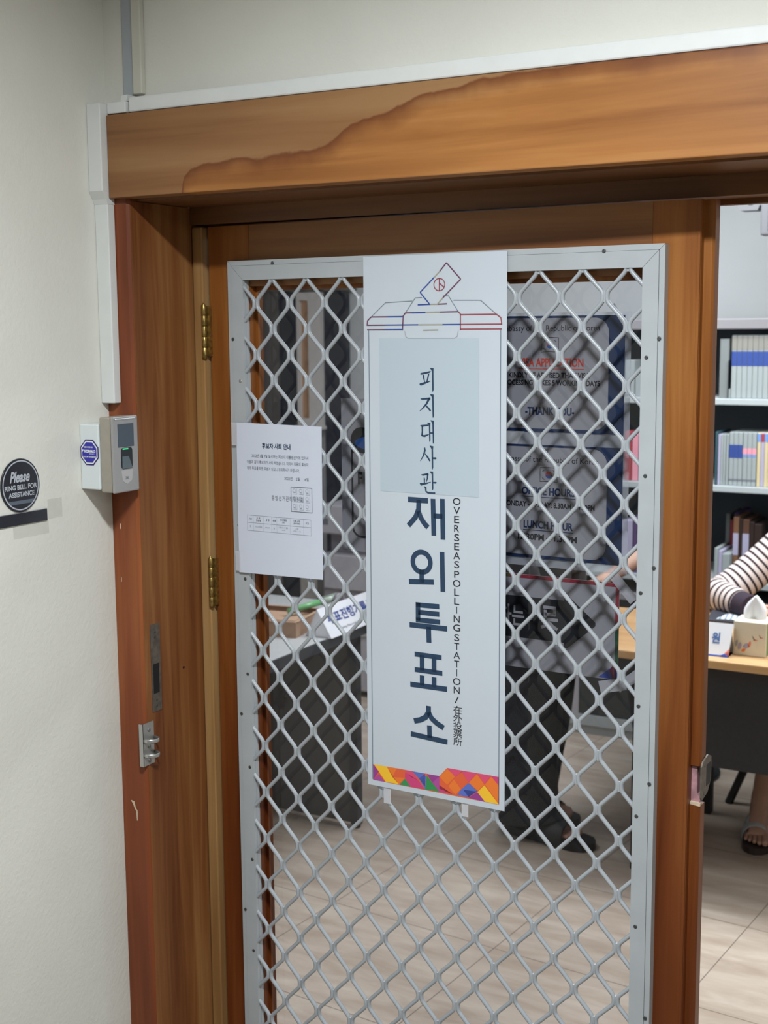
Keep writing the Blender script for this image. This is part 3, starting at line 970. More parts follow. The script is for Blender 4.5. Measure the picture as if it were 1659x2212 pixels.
# five heavy syllables, built stroke by stroke
def big(mb, x0, x1, z0, z1, strokes):
    for st in strokes:
        wd = st[0]
        mb.line([(x0 + u * (x1 - x0), z0 + v * (z1 - z0)) for u, v in st[1:]], wd)
b = MB()
W_ = 0.0098
# 재
big(b, 0.475, 0.5545, 1.367, 1.442, [
    (W_, (0.02, 0.93), (0.55, 0.93)),
    (W_, (0.31, 0.93), (0.30, 0.70), (0.22, 0.50), (0.03, 0.28)),
    (W_, (0.30, 0.66), (0.36, 0.50), (0.45, 0.37), (0.55, 0.27)),
    (W_, (0.685, 0.985), (0.705, 0.08)),
    (W_ * .9, (0.70, 0.57), (0.93, 0.57)),
    (W_, (0.93, 1.0), (0.945, 0.0))])
# 외
big(b, 0.4755, 0.5545, 1.270, 1.344, [
    (W_, (0.375, 0.50), (0.375, 0.17)),
    (W_, (0.03, 0.17), (0.70, 0.22)),
    (W_, (0.92, 1.0), (0.94, 0.0))])
b.ring((0.505, 1.3215), 0.0235, 0.0140, 0, 0, 40, 1.0, 1.0)
# 투
big(b, 0.477, 0.5585, 1.171, 1.245, [
    (W_, (0.245, 0.99), (0.245, 0.53)), (W_ * .95, (0.185, 0.935), (0.80, 0.95)), (W_ * .95, (0.25, 0.75), (0.80, 0.755)), (W_ * .95, (0.185, 0.545), (0.82, 0.56)),
    (W_, (0.02, 0.40), (1.0, 0.41)), (W_ * 1.05, (0.52, 0.40), (0.53, 0.0))])
# 표
big(b, 0.478, 0.558, 1.080, 1.149, [
    (W_ * .95, (0.14, 0.95), (0.86, 0.95)), (W_, (0.34, 0.95), (0.34, 0.52)), (W_, (0.66, 0.95), (0.66, 0.52)), (W_ * .95, (0.14, 0.52), (0.88, 0.52)),
    (W_, (0.34, 0.38), (0.34, 0.10)), (W_, (0.66, 0.38), (0.66, 0.10)), (W_, (0.02, 0.09), (1.0, 0.10))])
# 소
big(b, 0.4785, 0.559, 0.981, 1.048, [
    (W_ * 1.05, (0.50, 1.02), (0.50, 0.84), (0.42, 0.68), (0.28, 0.58), (0.11, 0.52)), (W_ * 1.05, (0.50, 0.84), (0.58, 0.68), (0.72, 0.56), (0.90, 0.46)),
    (W_, (0.52, 0.46), (0.53, 0.10)), (W_, (0.02, 0.13), (1.0, 0.07))])
onban('polling_station_lettering', b, MT['navy'])
# the narrow column of English and Chinese letters
b = MB()
z = 1.4455
for word in ('OVERSEAS', 'POLLING', 'STATION', '/'):
    for ch in word:
        wd = {'O': .0155, 'G': .0145, 'N': .0125, 'V': .0135, 'A': .0135, 'I': .0015, '/': .0085}.get(ch, .0105)
        text(b, ch, 0.5785 - wd / 2, 0.5785 + wd / 2, z - 0.0128, z, keep=None)
        z -= 0.01655
    z -= 0.0018
z = 1.0583
for ch in '在外投票所':
    text(b, ch, 0.5715, 0.5895, z - 0.0148, z)
    z -= 0.0152
onban('side_lettering', b, MT['ink'])
# coloured mosaic along the foot
C = dict(pu=0, ye=1, og=2, pk=3, bl=4, gr=5, do=6, vi=7, mg=8, ro=9)
MOS = [MT[k] for k in ('p_purple', 'p_yellow', 'p_orange', 'p_pink', 'p_blue', 'p_green', 'p_dorange', 'p_violet', 'p_magenta', 'p_royal')]
def mp(x, y):   # zoomed picture of the strip -> banner coordinates (strip bottom left 113,1818 ; right 1222,2032)
    u = (x - 112) / 1110.0
    base = 1818 + u * 214.0
    return (0.3955 + u * 0.2705, 0.8845 + (base - y) * 0.000243 * (1 - 0.03 * u))
b = MB()
TR = [('pu', (112,1690),(112,1818),(165,1750)), ('vi', (112,1818),(220,1838),(165,1772)), ('ye', (118,1690),(238,1712),(350,1860),(228,1838)),
      ('og', (238,1712),(330,1728),(290,1800)), ('do', (330,1728),(405,1742),(405,1808),(290,1800)), ('og', (290,1800),(405,1808),(350,1860)),
      ('gr', (405,1815),(455,1880),(355,1862)), ('pk', (405,1742),(470,1754),(525,1830),(455,1800)), ('mg', (405,1760),(525,1830),(580,1902),(455,1880),(405,1808)),
      ('bl', (470,1754),(580,1775),(530,1815)), ('ro', (530,1815),(585,1776),(585,1880)), ('bl', (595,1790),(585,1905),(540,1830)),
      ('gr', (600,1790),(710,1925),(585,1905)), ('pu', (600,1778),(715,1797),(650,1850)), ('vi', (650,1850),(712,1800),(712,1925)),
      ('og', (780,1740),(850,1800),(780,1870),(712,1800)), ('pk', (780,1732),(920,1757),(850,1805)), ('do', (712,1800),(780,1870),(850,1948),(820,1945),(712,1900)),
      ('mg', (712,1870),(825,1945),(712,1926)), ('do', (900,1765),(960,1850),(900,1905),(840,1820)), ('og', (840,1825),(900,1905),(850,1950),(790,1880)),
      ('pk', (900,1753),(1040,1777),(965,1850)), ('bl', (965,1855),(1045,1920),(965,1970),(865,1952),(900,1910)), ('ro', (920,1910),(1040,1925),(965,1970)),
      ('og', (1035,1785),(1100,1870),(1035,1925),(970,1850)), ('pu', (1040,1930),(1105,2008),(965,1975)), ('pk', (1040,1777),(1160,1798),(1100,1865)),
      ('ye', (1100,1875),(1222,2032),(1105,2008),(1040,1930)), ('og', (1160,1805),(1222,1880),(1222,2025),(1105,1870)), ('mg', (1150,1797),(1222,1810),(1222,1880))]
b.flat([mp(112, 1692), mp(712, 1797), mp(780, 1732), mp(1222, 1810), mp(1222, 2032), mp(112, 1818)], 0.0002, C['do'])
for t in TR:
    b.flat([mp(*p) for p in t[1:]], 0, C[t[0]])
onban('mosaic_strip', b, MOS)

# --- notice on A4 paper
PX0, PX1, PZ0, PZ1 = 0.0825, 0.2875, 1.2665, 1.5665
nt_, _ = sheet('paper_notice', PX0, PX1, PZ0, PZ1, -0.0125, 0.0005, MT['paper'],
               'white typed paper notice with a square seal, taped to the left of the grille', 'notice',
               quad=[(0.0, -0.0015), (0.203, 0.0015), (0.205, 0.2985), (0.0005, 0.3005)])
def onpap(name, mb, m): return obj(name, shift(mb, PX0, PZ0, -0.0006), m, nt_)
b = MB()
text(b, '후보자 사퇴 안내', 0.146, 0.2145, 1.5175, 1.529, bold=.025)
onpap('title_lettering', b, MT['navy'])
b = MB()
text(b, '2022년 3월 9일 실시하는 제20대 대통령선거에 있어서', 0.1205, 0.256, 1.4995, 1.5065)
text(b, '다음과 같이 후보자가 사퇴 하였습니다. 따라서 다음의 후보자', 0.1085, 0.256, 1.4870, 1.4940)
text(b, '에게 투표를 하면 무효가 되오니 유의하시기 바랍니다.', 0.1085, 0.235, 1.4745, 1.4815)
text(b, '2022년    2월    16일', 0.1985, 0.256, 1.4585, 1.4650)
onpap('body_lettering', b, MT['inkgrey'])
b = MB()
text(b, '중앙선거관리위원회', 0.167, 0.242, 1.4165, 1.4265, space=1.25)
onpap('issuer_lettering', b, MT['inkgrey'])
b = MB()
b.line([(0.214, 1.3975), (0.263, 1.3975), (0.263, 1.4455), (0.214, 1.4455)], 0.0012, 0, 0, True)
onpap('seal_outline', b, MT['inkgrey'])
b = MB()
for r in range(3):
    for c in range(3):
        cx, cz = 0.2235 + c * 0.0150, 1.4370 - r * 0.0152
        b.ring((cx - .002, cz + .002), 0.0036, 0.0030, 0, 0, 16)
        b.line([(cx - .005, cz - .005), (cx + .004, cz - .005)], .0006)
        b.line([(cx + .0045, cz + .006), (cx + .0045, cz - .006)], .0006)
        b.line([(cx - .004, cz - .002), (cx + .002, cz - .002)], .0006)
onpap('seal_strokes', b, MT['inkpale'])
b = MB()
gz = [1.3835, 1.3685, 1.3525]
gx = [0.106, 0.121, 0.146, 0.166, 0.1785, 0.2105, 0.2425, 0.260]
for i, zz in enumerate(gz): b.line([(gx[0], zz), (gx[-1], zz)], 0.0006)
for xx in gx: b.line([(xx, gz[0]), (xx, gz[-1])], 0.0006 if xx in (gx[0], gx[-1]) else 0.0004)
onpap('table_rule', b, MT['inkpale'])
b = MB()
for (a, c, t, zz, hh) in ((0, 1, '기호', 1.3762, .004), (1, 2, '소 속', 1.3788, .004), (1, 2, '정당명', 1.3738, .004), (2, 3, '성 명', 1.3762, .004), (3, 4, '성별', 1.3762, .004),
                          (4, 5, '생년월일', 1.3788, .004), (4, 5, '(세)', 1.3738, .004), (5, 6, '사퇴·사망', 1.3788, .004), (5, 6, '(등록무효)', 1.3738, .004), (6, 7, '비고', 1.3762, .004)):
    text(b, t, gx[a], gx[c], zz - hh / 2, zz + hh / 2, keep='h', bold=.01)
onpap('table_lettering', b, MT['inkgrey'])
b = MB()
for (a, c, t, zz, hh) in ((0, 1, '9', 1.3610, .004), (1, 2, '새로운물결', 1.3610, .0035), (3, 4, '남', 1.3610, .004), (4, 5, '1957. 1. 28.', 1.3635, .0035), (4, 5, '(65세)', 1.3585, .0035),
                          (5, 6, '사퇴', 1.3635, .0038), (5, 6, '(2022. 3. 2.)', 1.3585, .0035)):
    text(b, t, gx[a], gx[c], zz - hh / 2, zz + hh / 2, keep='h')
b.line([(0.150, 1.361), (0.153, 1.3612), (0.156, 1.3607), (0.159, 1.3613), (0.162, 1.361)], .0012)
onpap('table_entry', b, MT['inkpale'])

# --- clear tape strips on the grille
def tape(x, z, wd, ln, ang, y, label, m='tape'):
    c, s = math.cos(ang), math.sin(ang)
    q = [(-ln / 2, -wd / 2), (ln / 2, -wd / 2), (ln / 2, wd / 2), (-ln / 2, wd / 2)]
    mb = MB().prism([(a * c - d * s, a * s + d * c) for a, d in q], 0, 0.0002)
    o = obj('clear_tape', mb, MT[m], None, DW(x, y, z), RZ)
    return tag(o, label, 'tape', 'clear tape strips on the door')
tape(0.4255, 0.858, .016, .034, PI / 2, -0.0085, 'strip of clear tape under the bottom left corner of the banner')
tape(0.5945, 0.860, .014, .026, PI / 2, -0.0085, 'strip of clear tape under the right half of the banner foot')
tape(0.078, 1.544, .014, .045, PI / 2, -0.0126, 'strip of clear tape at the top left edge of the paper notice')
tape(0.080, 1.288, .012, .040, PI / 2, -0.0126, 'strip of clear tape at the bottom left edge of the paper notice')
tape(0.862, 1.771, .009, .040, -0.95, 0.0405, 'strip of clear tape at the top corner of the visa sign')
tape(0.879, 1.300, .018, .058, -0.83, 0.0405, 'strip of clear tape between the office hours sign and the arrow sign')
tape(0.862, 1.123, .022, .050, 0.25, 0.0405, 'strip of clear tape at the bottom right corner of the arrow sign')
tape(0.903, 1.145, .018, .035, 0.7, 0.0402, 'strip of clear tape stuck beside the lower arrow sign edge')

# --- signs stuck behind the glass
YS = 0.0415
def backsign(name, x0, x1, z0, z1, m, label):
    o = obj(name, MB().box(0, x1 - x0, 0, 0.0008, 0, z1 - z0), m, None, DW(x0, YS, z0), RZ)
    tag(o, label, 'sign')
    return o, (lambda nm, mb, mm, k=1: obj(nm, shift(mb, x0, z0, -0.00035 * k), mm, o))
def rrect(x0, x1, z0, z1, r, n=6):
    out = []
    for cx, cz, a0 in ((x1 - r, z0 + r, -PI / 2), (x1 - r, z1 - r, 0), (x0 + r, z1 - r, PI / 2), (x0 + r, z0 + r, PI)):
        for i in range(n + 1):
            a = a0 + i * PI / 2 / n
            out.append((cx + r * math.cos(a), cz + r * math.sin(a)))
    return out
def flag(mb, cx, cz, w_, h_):
    mb.line([(cx - w_ / 2, cz - h_ / 2), (cx, cz - h_ / 2 + .001), (cx + w_ / 2, cz - h_ / 2), (cx + w_ / 2, cz + h_ / 2), (cx, cz + h_ / 2 + .001), (cx - w_ / 2, cz + h_ / 2)], .0009, 0, 0, True)
    n = len(mb.v)
    r = h_ * 0.25
    up = [(cx + r * math.cos(PI * i / 12), cz + r * math.sin(PI * i / 12)) for i in range(13)]
    dn = [(cx + r * math.cos(PI + PI * i / 12), cz + r * math.sin(PI + PI * i / 12)) for i in range(13)]
    mb.flat(up, 0, 1); mb.flat(dn, 0, 2)
    for sx in (-1, 1):
        for sz in (-1, 1):
            for k in (-1, 0, 1):
                bx, bz = cx + sx * w_ * .31 + k * .0009 * sx, cz + sz * h_ * .28 + k * .0009 * -sz * 0.6
                mb.line([(bx - .0015, bz - sx * sz * -.0012), (bx + .0015, bz + sx * sz * -.0012)], .0006)

def korea_sign(z0, z1, label, lines, flagz, first, fz):
    o, on = backsign('office_sign', 0.577, 0.8735, z0, z1, MT['sign_navy'], label)
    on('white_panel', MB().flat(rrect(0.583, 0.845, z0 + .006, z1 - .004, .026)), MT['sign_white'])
    b = MB()
    text(b, first, 0.639, 0.829, fz - .0068, fz + .0062)
    on('embassy_lettering', b, MT['ink'], 2)
    b = MB()
    flag(b, 0.7355, flagz, .033, .025)
    on('flag', b, [MT['ink'], MT['red_ink'], MT['blue_ink']], 2)
    for nm, t, x0, x1, zc, hh, mm, bold, ul in lines:
        b = MB()
        text(b, t, x0, x1, zc - hh / 2, zc + hh / 2, bold=bold)
        if ul: b.line([(x0 - .001, zc - hh / 2 - .0035), (x1 + .001, zc - hh / 2 - .0035)], .0012)
        on(nm, b, mm, 2)
    return o
korea_sign(1.566, 1.7695, 'navy and white visa application sign behind the glass, upper of two embassy signs', [
    ('heading_lettering', 'VISA APPLICATION', 0.676, 0.799, 1.6885, .0155, MT['red_ink'], .03, True),
    ('advice_lettering', 'KINDLY BE ADVISED THAT VISA', 0.656, 0.811, 1.6662, .0098, MT['ink'], .03, False),
    ('advice_lettering', 'PROCESSING TAKES 5 WORKING DAYS', 0.642, 0.830, 1.6530, .0098, MT['ink'], .03, False),
    ('thanks_lettering', '-THANK YOU-', 0.689, 0.783, 1.6030, .0145, MT['sign_navy'], .035, False)], 1.719, 'Embassy of the Republic of Korea', 1.747)
korea_sign(1.338, 1.543, 'navy and white office hours sign behind the glass, below the visa sign', [
    ('heading_lettering', 'OFFICE HOURS', 0.6835, 0.786, 1.4600, .0140, MT['sign_navy'], .035, True),
    ('hours_lettering', 'MONDAY – FRIDAY: 8.30AM – 4.30PM', 0.645, 0.8235, 1.4358, .0100, MT['ink'], .03, False),
    ('heading_lettering', 'LUNCH HOUR', 0.6875, 0.783, 1.3995, .0140, MT['sign_navy'], .035, True),
    ('hours_lettering', '12.30PM – 1.30PM', 0.676, 0.791, 1.3768, .0115, MT['ink'], .035, False)], 1.490, 'Embassy of the Republic of Korea', 1.516)
# clear sleeve the two signs sit in
slv = obj('plastic_sleeve', MB().box(0, 0.318, 0, 0.0004, 0, 0.452), MT['sleeve'], None, DW(0.566, YS + .002, 1.323), RZ)
tag(slv, 'clear plastic sleeve around the two navy embassy signs', 'sleeve')
# arrow sign
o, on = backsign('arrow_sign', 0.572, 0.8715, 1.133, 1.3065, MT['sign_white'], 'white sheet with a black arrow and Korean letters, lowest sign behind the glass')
b = MB()
b.flat([(0.58, 1.189), (0.768, 1.189), (0.768, 1.180), (0.775, 1.180), (0.828, 1.226), (0.828, 1.232), (0.775, 1.276), (0.768, 1.276), (0.768, 1.266), (0.58, 1.266)])
on('arrow', b, MT['ink'])
b = MB()
T2 = .0058
text(b, '투표하는', 0.586, 0.690, 1.2095, 1.2495, bold=.02)
on('arrow_lettering', b, MT['sign_white'], 2)
b = MB()
b.line([(0.7275, 1.2505), (0.7495, 1.2505), (0.7495, 1.237)], T2)
b.line([(0.7295, 1.238), (0.7515, 1.238)], T2); b.line([(0.7315, 1.2455), (0.7315, 1.229)], T2)
b.line([(0.7235, 1.2285), (0.7565, 1.2285)], T2)
b.line([(0.740, 1.2255), (0.733, 1.2175), (0.7235, 1.2125)], T2); b.line([(0.740, 1.2225), (0.747, 1.216), (0.7555, 1.2115)], T2)
on('arrow_lettering', b, MT['sign_white'], 2)
b = MB()
def edge(x0, z0, x1, z1, mi): b.line([(x0, z0), (x1, z1)], .0065, 0, mi)
edge(0.575, 1.303, 0.66, 1.303, 0); edge(0.66, 1.303, 0.87, 1.303, 1)
edge(0.868, 1.303, 0.868, 1.235, 1); edge(0.868, 1.235, 0.868, 1.16, 2); edge(0.868, 1.16, 0.868, 1.135, 3)
on('coloured_edge', b, [mat('edge_olive', lin((95, 95, 45)), .6), mat('edge_red', lin((150, 35, 55)), .6), mat('edge_green', lin((45, 85, 60)), .6), MT['b_blue']])
b = MB()
b.flat([(0.834, 1.1345), (0.862, 1.1345), (0.862, 1.158)], 0, 0)
b.flat([(0.862, 1.1345), (0.868, 1.1345), (0.868, 1.168), (0.855, 1.150)], 0, 1)
on('corner_print', b, [MT['p_royal'], mat('corner_maroon', lin((110, 40, 60)), .6)])
# grey sheet with black rounded shape left of the banner
o, on = backsign('instruction_sheet', 0.297, 0.507, 1.320, 1.617, MT['sign_white'], 'grey instruction sheet with a rounded black outline, behind the glass left of the banner')
b = MB()
b.line(rrect(0.3215, 0.483, 1.349, 1.560, .020), .0042, 0, 0, True)
b.flat([(0.3215, 1.512), (0.483, 1.512)] + [p for p in rrect(0.3215, 0.483, 1.349, 1.560, .020)[7:21]])
on('black_outline', b, MT['ink'])
b = MB()
n_ = [(0.402 + 0.074 * math.cos(2 * PI * i / 32), 1.532 + 0.017 * math.sin(2 * PI * i / 32)) for i in range(32)]
b.flat(n_)
on('blue_oval', b, MT['blue_ink'], 2)
b = MB()
text(b, 'F', 0.3345, 0.3445, 1.452, 1.4755, bold=.03)
on('black_letter', b, MT['ink'], 2)
b = MB()
b.flat([(0.345, 1.383), (0.360, 1.391), (0.360, 1.375)])
on('black_arrowhead', b, MT['ink'], 2)

# ------------------------------------------------------------------ fittings on the jamb
sk = obj('strike_plate', MB().prism([(-0.166, 0.997), (-0.137, 0.997), (-0.137, 1.174), (-0.166, 1.174)], -0.03, -0.0288, axis='X'), MT['bronze'])
tag(sk, 'long dull metal strike plate let into the left door jamb', 'strike plate')
obj('bolt_slot', MB().box(-0.0289, -0.0284, -0.161, -0.143, 1.034, 1.094), MT['black'], sk)
for z in (1.158, 1.148, 1.020, 1.008):
    obj('screw', MB().lathe([(0.0026, 0), (0.0026, 0.0006)], (-0.0288, -0.152, z), 10, axis='X'), MT['screw'], sk)
kp = MB()
kp.box(-0.030, -0.0282, -0.200, -0.166, 0.895, 0.981)
kp.box(-0.0375, -0.0282, -0.2005, -0.1985, 0.895, 0.981)
kp = obj('bolt_keeper', kp, MT['steel_bright'])
tag(kp, 'bright steel bolt keeper with two loops, screwed below the strike plate', 'bolt keeper')
for zc in (0.947, 0.917):
    pts = [(-0.030, -0.199, zc), (-0.018, -0.196, zc), (-0.009, -0.187, zc), (-0.007, -0.178, zc), (-0.012, -0.170, zc), (-0.029, -0.166, zc)]
    obj('loop', MB().tube(pts, [(0.0042, 0.0014)] * 6, 8, ref=(0, 0, 1)), MT['steel_bright'], kp)
for zc in (0.966, 0.932, 0.903):
    obj('screw', MB().lathe([(0.004, 0), (0.004, 0.0008), (0.002, 0.0016)], (-0.0282, -0.181, zc), 12, axis='X'), MT['steel'], kp)
o = obj('screw_hole_plug', MB().lathe([(0.0028, 0), (0.0028, 0.0006)], (-0.03, -0.062, 1.065), 12, axis='X'), MT['black'])
tag(o, 'small dark screw hole plug in the middle of the door jamb', 'plug')

# ------------------------------------------------------------------ trunking, reader box, signs on the corridor wall
t = empty('cable_trunking', (-0.08, -0.165, 1.6))
tag(t, 'white plastic cable trunking stepping down beside the doorway into the reader box', 'trunking')
def tpart(name, mb, m): return obj(name, shift3(mb, (-0.08, -0.165, 1.6)), m, t)
def shift3(mb, d):
    mb.v = [(x - d[0], y - d[1], z - d[2]) for x, y, z in mb.v]
    return mb
tpart('lower_run', MB().bbox(-0.0955, -0.0635, -0.2075, -0.1875, 1.612, 1.985, .002), MT['trunk'])
tpart('upper_run', MB().bbox(-0.0955, -0.0630, -0.2210, -0.1655, 2.006, 2.166, .002), MT['trunk'])
tpart('elbow', MB().prism([(-0.1875, 1.984), (-0.2075, 1.984), (-0.211, 1.993), (-0.2210, 2.007), (-0.1875, 2.007)], -0.0955, -0.0632, axis='X'), MT['trunk'])
t2 = tag(obj('cable_trunking', MB().bbox(-0.014, 2.3, -0.1985, -0.1655, 2.1475, 2.1745, .003), MT['trunk']), 'white trunking lying along the top of the timber beam', 'trunking')
t3 = empty('cable_trunking', (-0.04, -0.165, 2.16))
tag(t3, 'cream duct and grey cable strip running up the wall from the beam corner', 'trunking')
for nm, mb, m in (('cable_strip', MB().bbox(-0.046, -0.0198, -0.1715, -0.1655, 2.183, 2.698, .001), 'duct_grey'),
                  ('duct', MB().bbox(-0.0192, 0.0020, -0.1775, -0.1655, 2.183, 2.698, .002), 'trunk_cream'),
                  ('end_cap', MB().bbox(-0.062, -0.018, -0.202, -0.1655, 2.1475, 2.168, .002), 'trunk'),
                  ('cut_end', MB().prism([(-0.034, 2.166), (-0.020, 2.169), (-0.017, 2.180), (-0.032, 2.179)], -0.196, -0.1655), 'trunk')):
    obj(nm, shift3(mb, (-0.04, -0.165, 2.16)), MT[m], t3)

jb = obj('junction_box', MB().bbox(-0.0955, -0.0500, -0.2730, -0.1900, 1.4535, 1.5760, .002), MT['plastic_white'])
tag(jb, 'white plastic wall box with a blue octagon sticker beside the doorway', 'junction box')
def octo(cx, cz, r, sx=0.90):
    return [(cx + r * sx * math.cos(PI / 8 + i * PI / 4), cz + r * math.sin(PI / 8 + i * PI / 4)) for i in range(8)]
SCX, SCZ, SR = -0.0722, 1.5235, 0.0262
SY = -0.2730
SK = 0.80
st = obj('sticker', MB().prism(octo(SCX, SCZ, SR), SY - .0005, SY - .0001), MT['sticker_edge'], jb)
b = MB(); b.flat(octo(SCX, SCZ, SR * .90), SY - .0008); obj('sticker_band', b, MT['white_print'], st)
b = MB(); b.flat(octo(SCX, SCZ, SR * .79), SY - .0011); obj('sticker_field', b, MT['sticker_blue'], st)
b = MB()
text(b, 'SERVICED BY', SCX - SK * .0150, SCX + SK * .0120, SCZ + SK * .0105, SCZ + SK * .0142, SY - .0014, bold=.03)
text(b, 'WORMALD', SCX - SK * .0175, SCX + SK * .0190, SCZ - SK * .0010, SCZ + SK * .0062, SY - .0014, bold=.05)
b.flat([(SCX - SK * .0222, SCZ + SK * .0062), (SCX - SK * .0178, SCZ + SK * .0062), (SCX - SK * .0200, SCZ + SK * .0006)], SY - .0014)
text(b, 'SECURITY', SCX + SK * .0000, SCX + SK * .0160, SCZ - SK * .0042, SCZ - SK * .0024, SY - .0014, bold=.02)
text(b, 'CALL 24H ON SERVICE', SCX - SK * .0195, SCX + SK * .0200, SCZ - SK * .0120, SCZ - SK * .0088, SY - .0014, bold=.03)
obj('sticker_lettering', b, MT['white_print'], st)

# fingerprint reader: stands on edge, its face looking across the doorway (+X)
RY0, RY1, RX0, RX1, RZ0, RZ1 = -0.2720, -0.1990, -0.0490, -0.0160, 1.4475, 1.5910
rd = empty('fingerprint_reader', (RX0, RY1, RZ0))
tag(rd, 'grey metal fingerprint reader with a small dark screen, next to the white box', 'fingerprint reader')
def rpart(name, mb, m, par=None): return obj(name, shift3(mb, (RX0, RY1, RZ0)), m, par or rd)
rpart('housing', MB().bbox(RX0, RX1 - .007, RY0 + .001, RY1, RZ0 + .001, RZ1 - .001, .003), MT['reader'])
cv = rpart('cover', MB().bbox(RX1 - .0058, RX1, RY0, RY1, RZ0, RZ1, .0025), MT['reader_front'])
rpart('cover_rim', MB().bbox(RX1 - .003, RX1 + .0006, RY0 + .006, RY1 - .006, RZ1 - .008, RZ1 - .004, .001), MT['steel_bright'], cv)
rpart('screen', MB().bbox(RX1 - .001, RX1 + .0007, RY0 + .014, RY1 - .013, RZ1 - .058, RZ1 - .014, .002), MT['reader_screen'])
sw = rpart('sensor_window', MB().prism([(y, z) for y, z in rrect(RY0 + .0215, RY1 - .019, RZ0 + .044, RZ0 + .084, .006)], RX1 - .0005, RX1 + .0006, axis='X'), MT['sensor'])
rpart('sensor_prism', MB().prism([(RY0 + .0235, RZ0 + .045), (RY1 - .021, RZ0 + .045), (RY1 - .031, RZ0 + .068), (RY0 + .024, RZ0 + .068)], RX1 + .0006, RX1 + .0016, axis='X'), MT['sensor_glass'], sw)
rpart('green_light', MB().box(RX1 + .0006, RX1 + .0010, RY0 + .026, RY0 + .042, RZ0 + .0805, RZ0 + .083), MT['led'], sw)
rpart('thumb_rest', MB().prism([(RY0 + .021, RZ0 + .042), (RY1 - .019, RZ0 + .042), (RY1 - .022, RZ0 + .022), (RY0 + .037, RZ0 + .015), (RY0 + .024, RZ0 + .022)], RX1 - .0005, RX1 + .0004, axis='X'), mat('thumb_rest_pale', (.52, .50, .48), .45, metal=.3))
me, ax, bx, ay, by = glyphs('ZK', .03)
b = MB().add_mesh(me, lambda c: (RX1 + .0007, RY0 + .031 + (c.x - ax) / (bx - ax) * .011, RZ0 + .0245 + (c.y - ay) / (by - ay) * .005))
rpart('maker_mark', b, MT['inkgrey'])

# round sign and the strip below
RR = 0.0480
QZ = PI / 2
rs = obj('round_sign', MB().lathe([(RR, 0), (RR, -0.0018), (RR - .0008, -0.0024)], (0, 0, 0), 56, axis='Y'), MT['sign_black'], None, (-0.0955, -0.434, 1.4775), QZ)
tag(rs, 'round black sign asking to ring the bell, on the cream wall', 'sign')
obj('silver_ring', MB().ring((0, 0), RR * .935, RR * .885, -0.0027, 0, 64), MT['sign_silver'], rs)
b = MB()
text(b, 'Please', -0.0270, 0.0230, 0.0055, 0.0255, -0.0028, bold=.035, shear=.35)
obj('script_lettering', b, MT['sign_silver'], rs)
b = MB()
text(b, 'RING BELL FOR', -0.0400, 0.0400, -0.0075, 0.0015, -0.0028, bold=.03)
text(b, 'ASSISTANCE', -0.0310, 0.0330, -0.0205, -0.0115, -0.0028, bold=.03)
obj('block_lettering', b, MT['sign_silver'], rs)
b = MB(); b.flat([(-0.032, -0.0270), (0.032, -0.0270), (0.027, -0.0335), (-0.027, -0.0335)], -0.0027)
obj('grey_band', b, mat('sign_grey_band', (.10, .125, .155), .35), rs)
bs = obj('black_strip', MB().bbox(-0.12, 0.0, -0.003, -0.0001, 0, 0.0220, .0008), MT['sign_black'], None, (-0.0958, -0.370, 1.4065), QZ)
tag(bs, 'black plastic strip stuck on the wall under the round sign', 'plate')
for (y0, z0, wd, ht, lb) in ((-0.366, 1.408, .038, .036, 'patch of clear tape right of the black strip end'), (-0.455, 1.382, .090, .022, 'patch of clear tape under the black strip')):
    o = obj('clear_tape', MB().box(0, wd, -.0003, -.0001, 0, ht), MT['tape_faint'], None, (-0.0957, y0, z0), QZ)
    tag(o, lb, 'tape', 'clear tape patches on the wall')

# ------------------------------------------------------------------ office: left side
# dark partition on the back wall with a pale frame
pt = empty('window_1', (-2.3, 3.598, 0))
struct(pt, 'dark partition with a pale upright frame on the back wall')
def ppart(name, mb, m, par=None): return obj(name, shift3(mb, (-2.3, 3.598, 0)), m, par or pt)
ppart('grey_panel', MB().box(-2.62, -2.162, 3.555, 3.598, 0, 1.938), MT['partition_grey'])
ppart('dark_panel', MB().box(-2.162, -2.036, 3.565, 3.598, 0, 1.936), MT['dark_partition'])
ppart('dark_panel', MB().box(-1.894, -1.763, 3.565, 3.598, 0, 1.93), MT['dark_partition'])
ppart('top_rail', MB().box(-2.62, -1.72, 3.545, 3.598, 1.938, 1.985), MT['partition_grey'])
fr = MB()
fr.box(-2.036, -2.019, 3.53, 3.598, 0, 1.932)
fr.box(-1.967, -1.896, 3.53, 3.598, 1.26, 1.932)
fr.box(-2.019, -1.967, 3.53, 3.598, 1.892, 1.932)
fr.box(-2.019, -1.967, 3.53, 3.598, 1.26, 1.30)
fr.box(-2.019, -1.935, 3.53, 3.598, 0, 1.245)
f_ = ppart('pale_frame', fr, MT['frame_grey'])
ppart('tan_infill', MB().box(-2.019, -1.967, 3.552, 3.598, 1.30, 1.892), MT['frame_tan'], f_)
ppart('frame_ledge', MB().bbox(-2.05, -1.886, 3.515, 3.598, 1.244, 1.262, .003), MT['frame_grey'], f_)

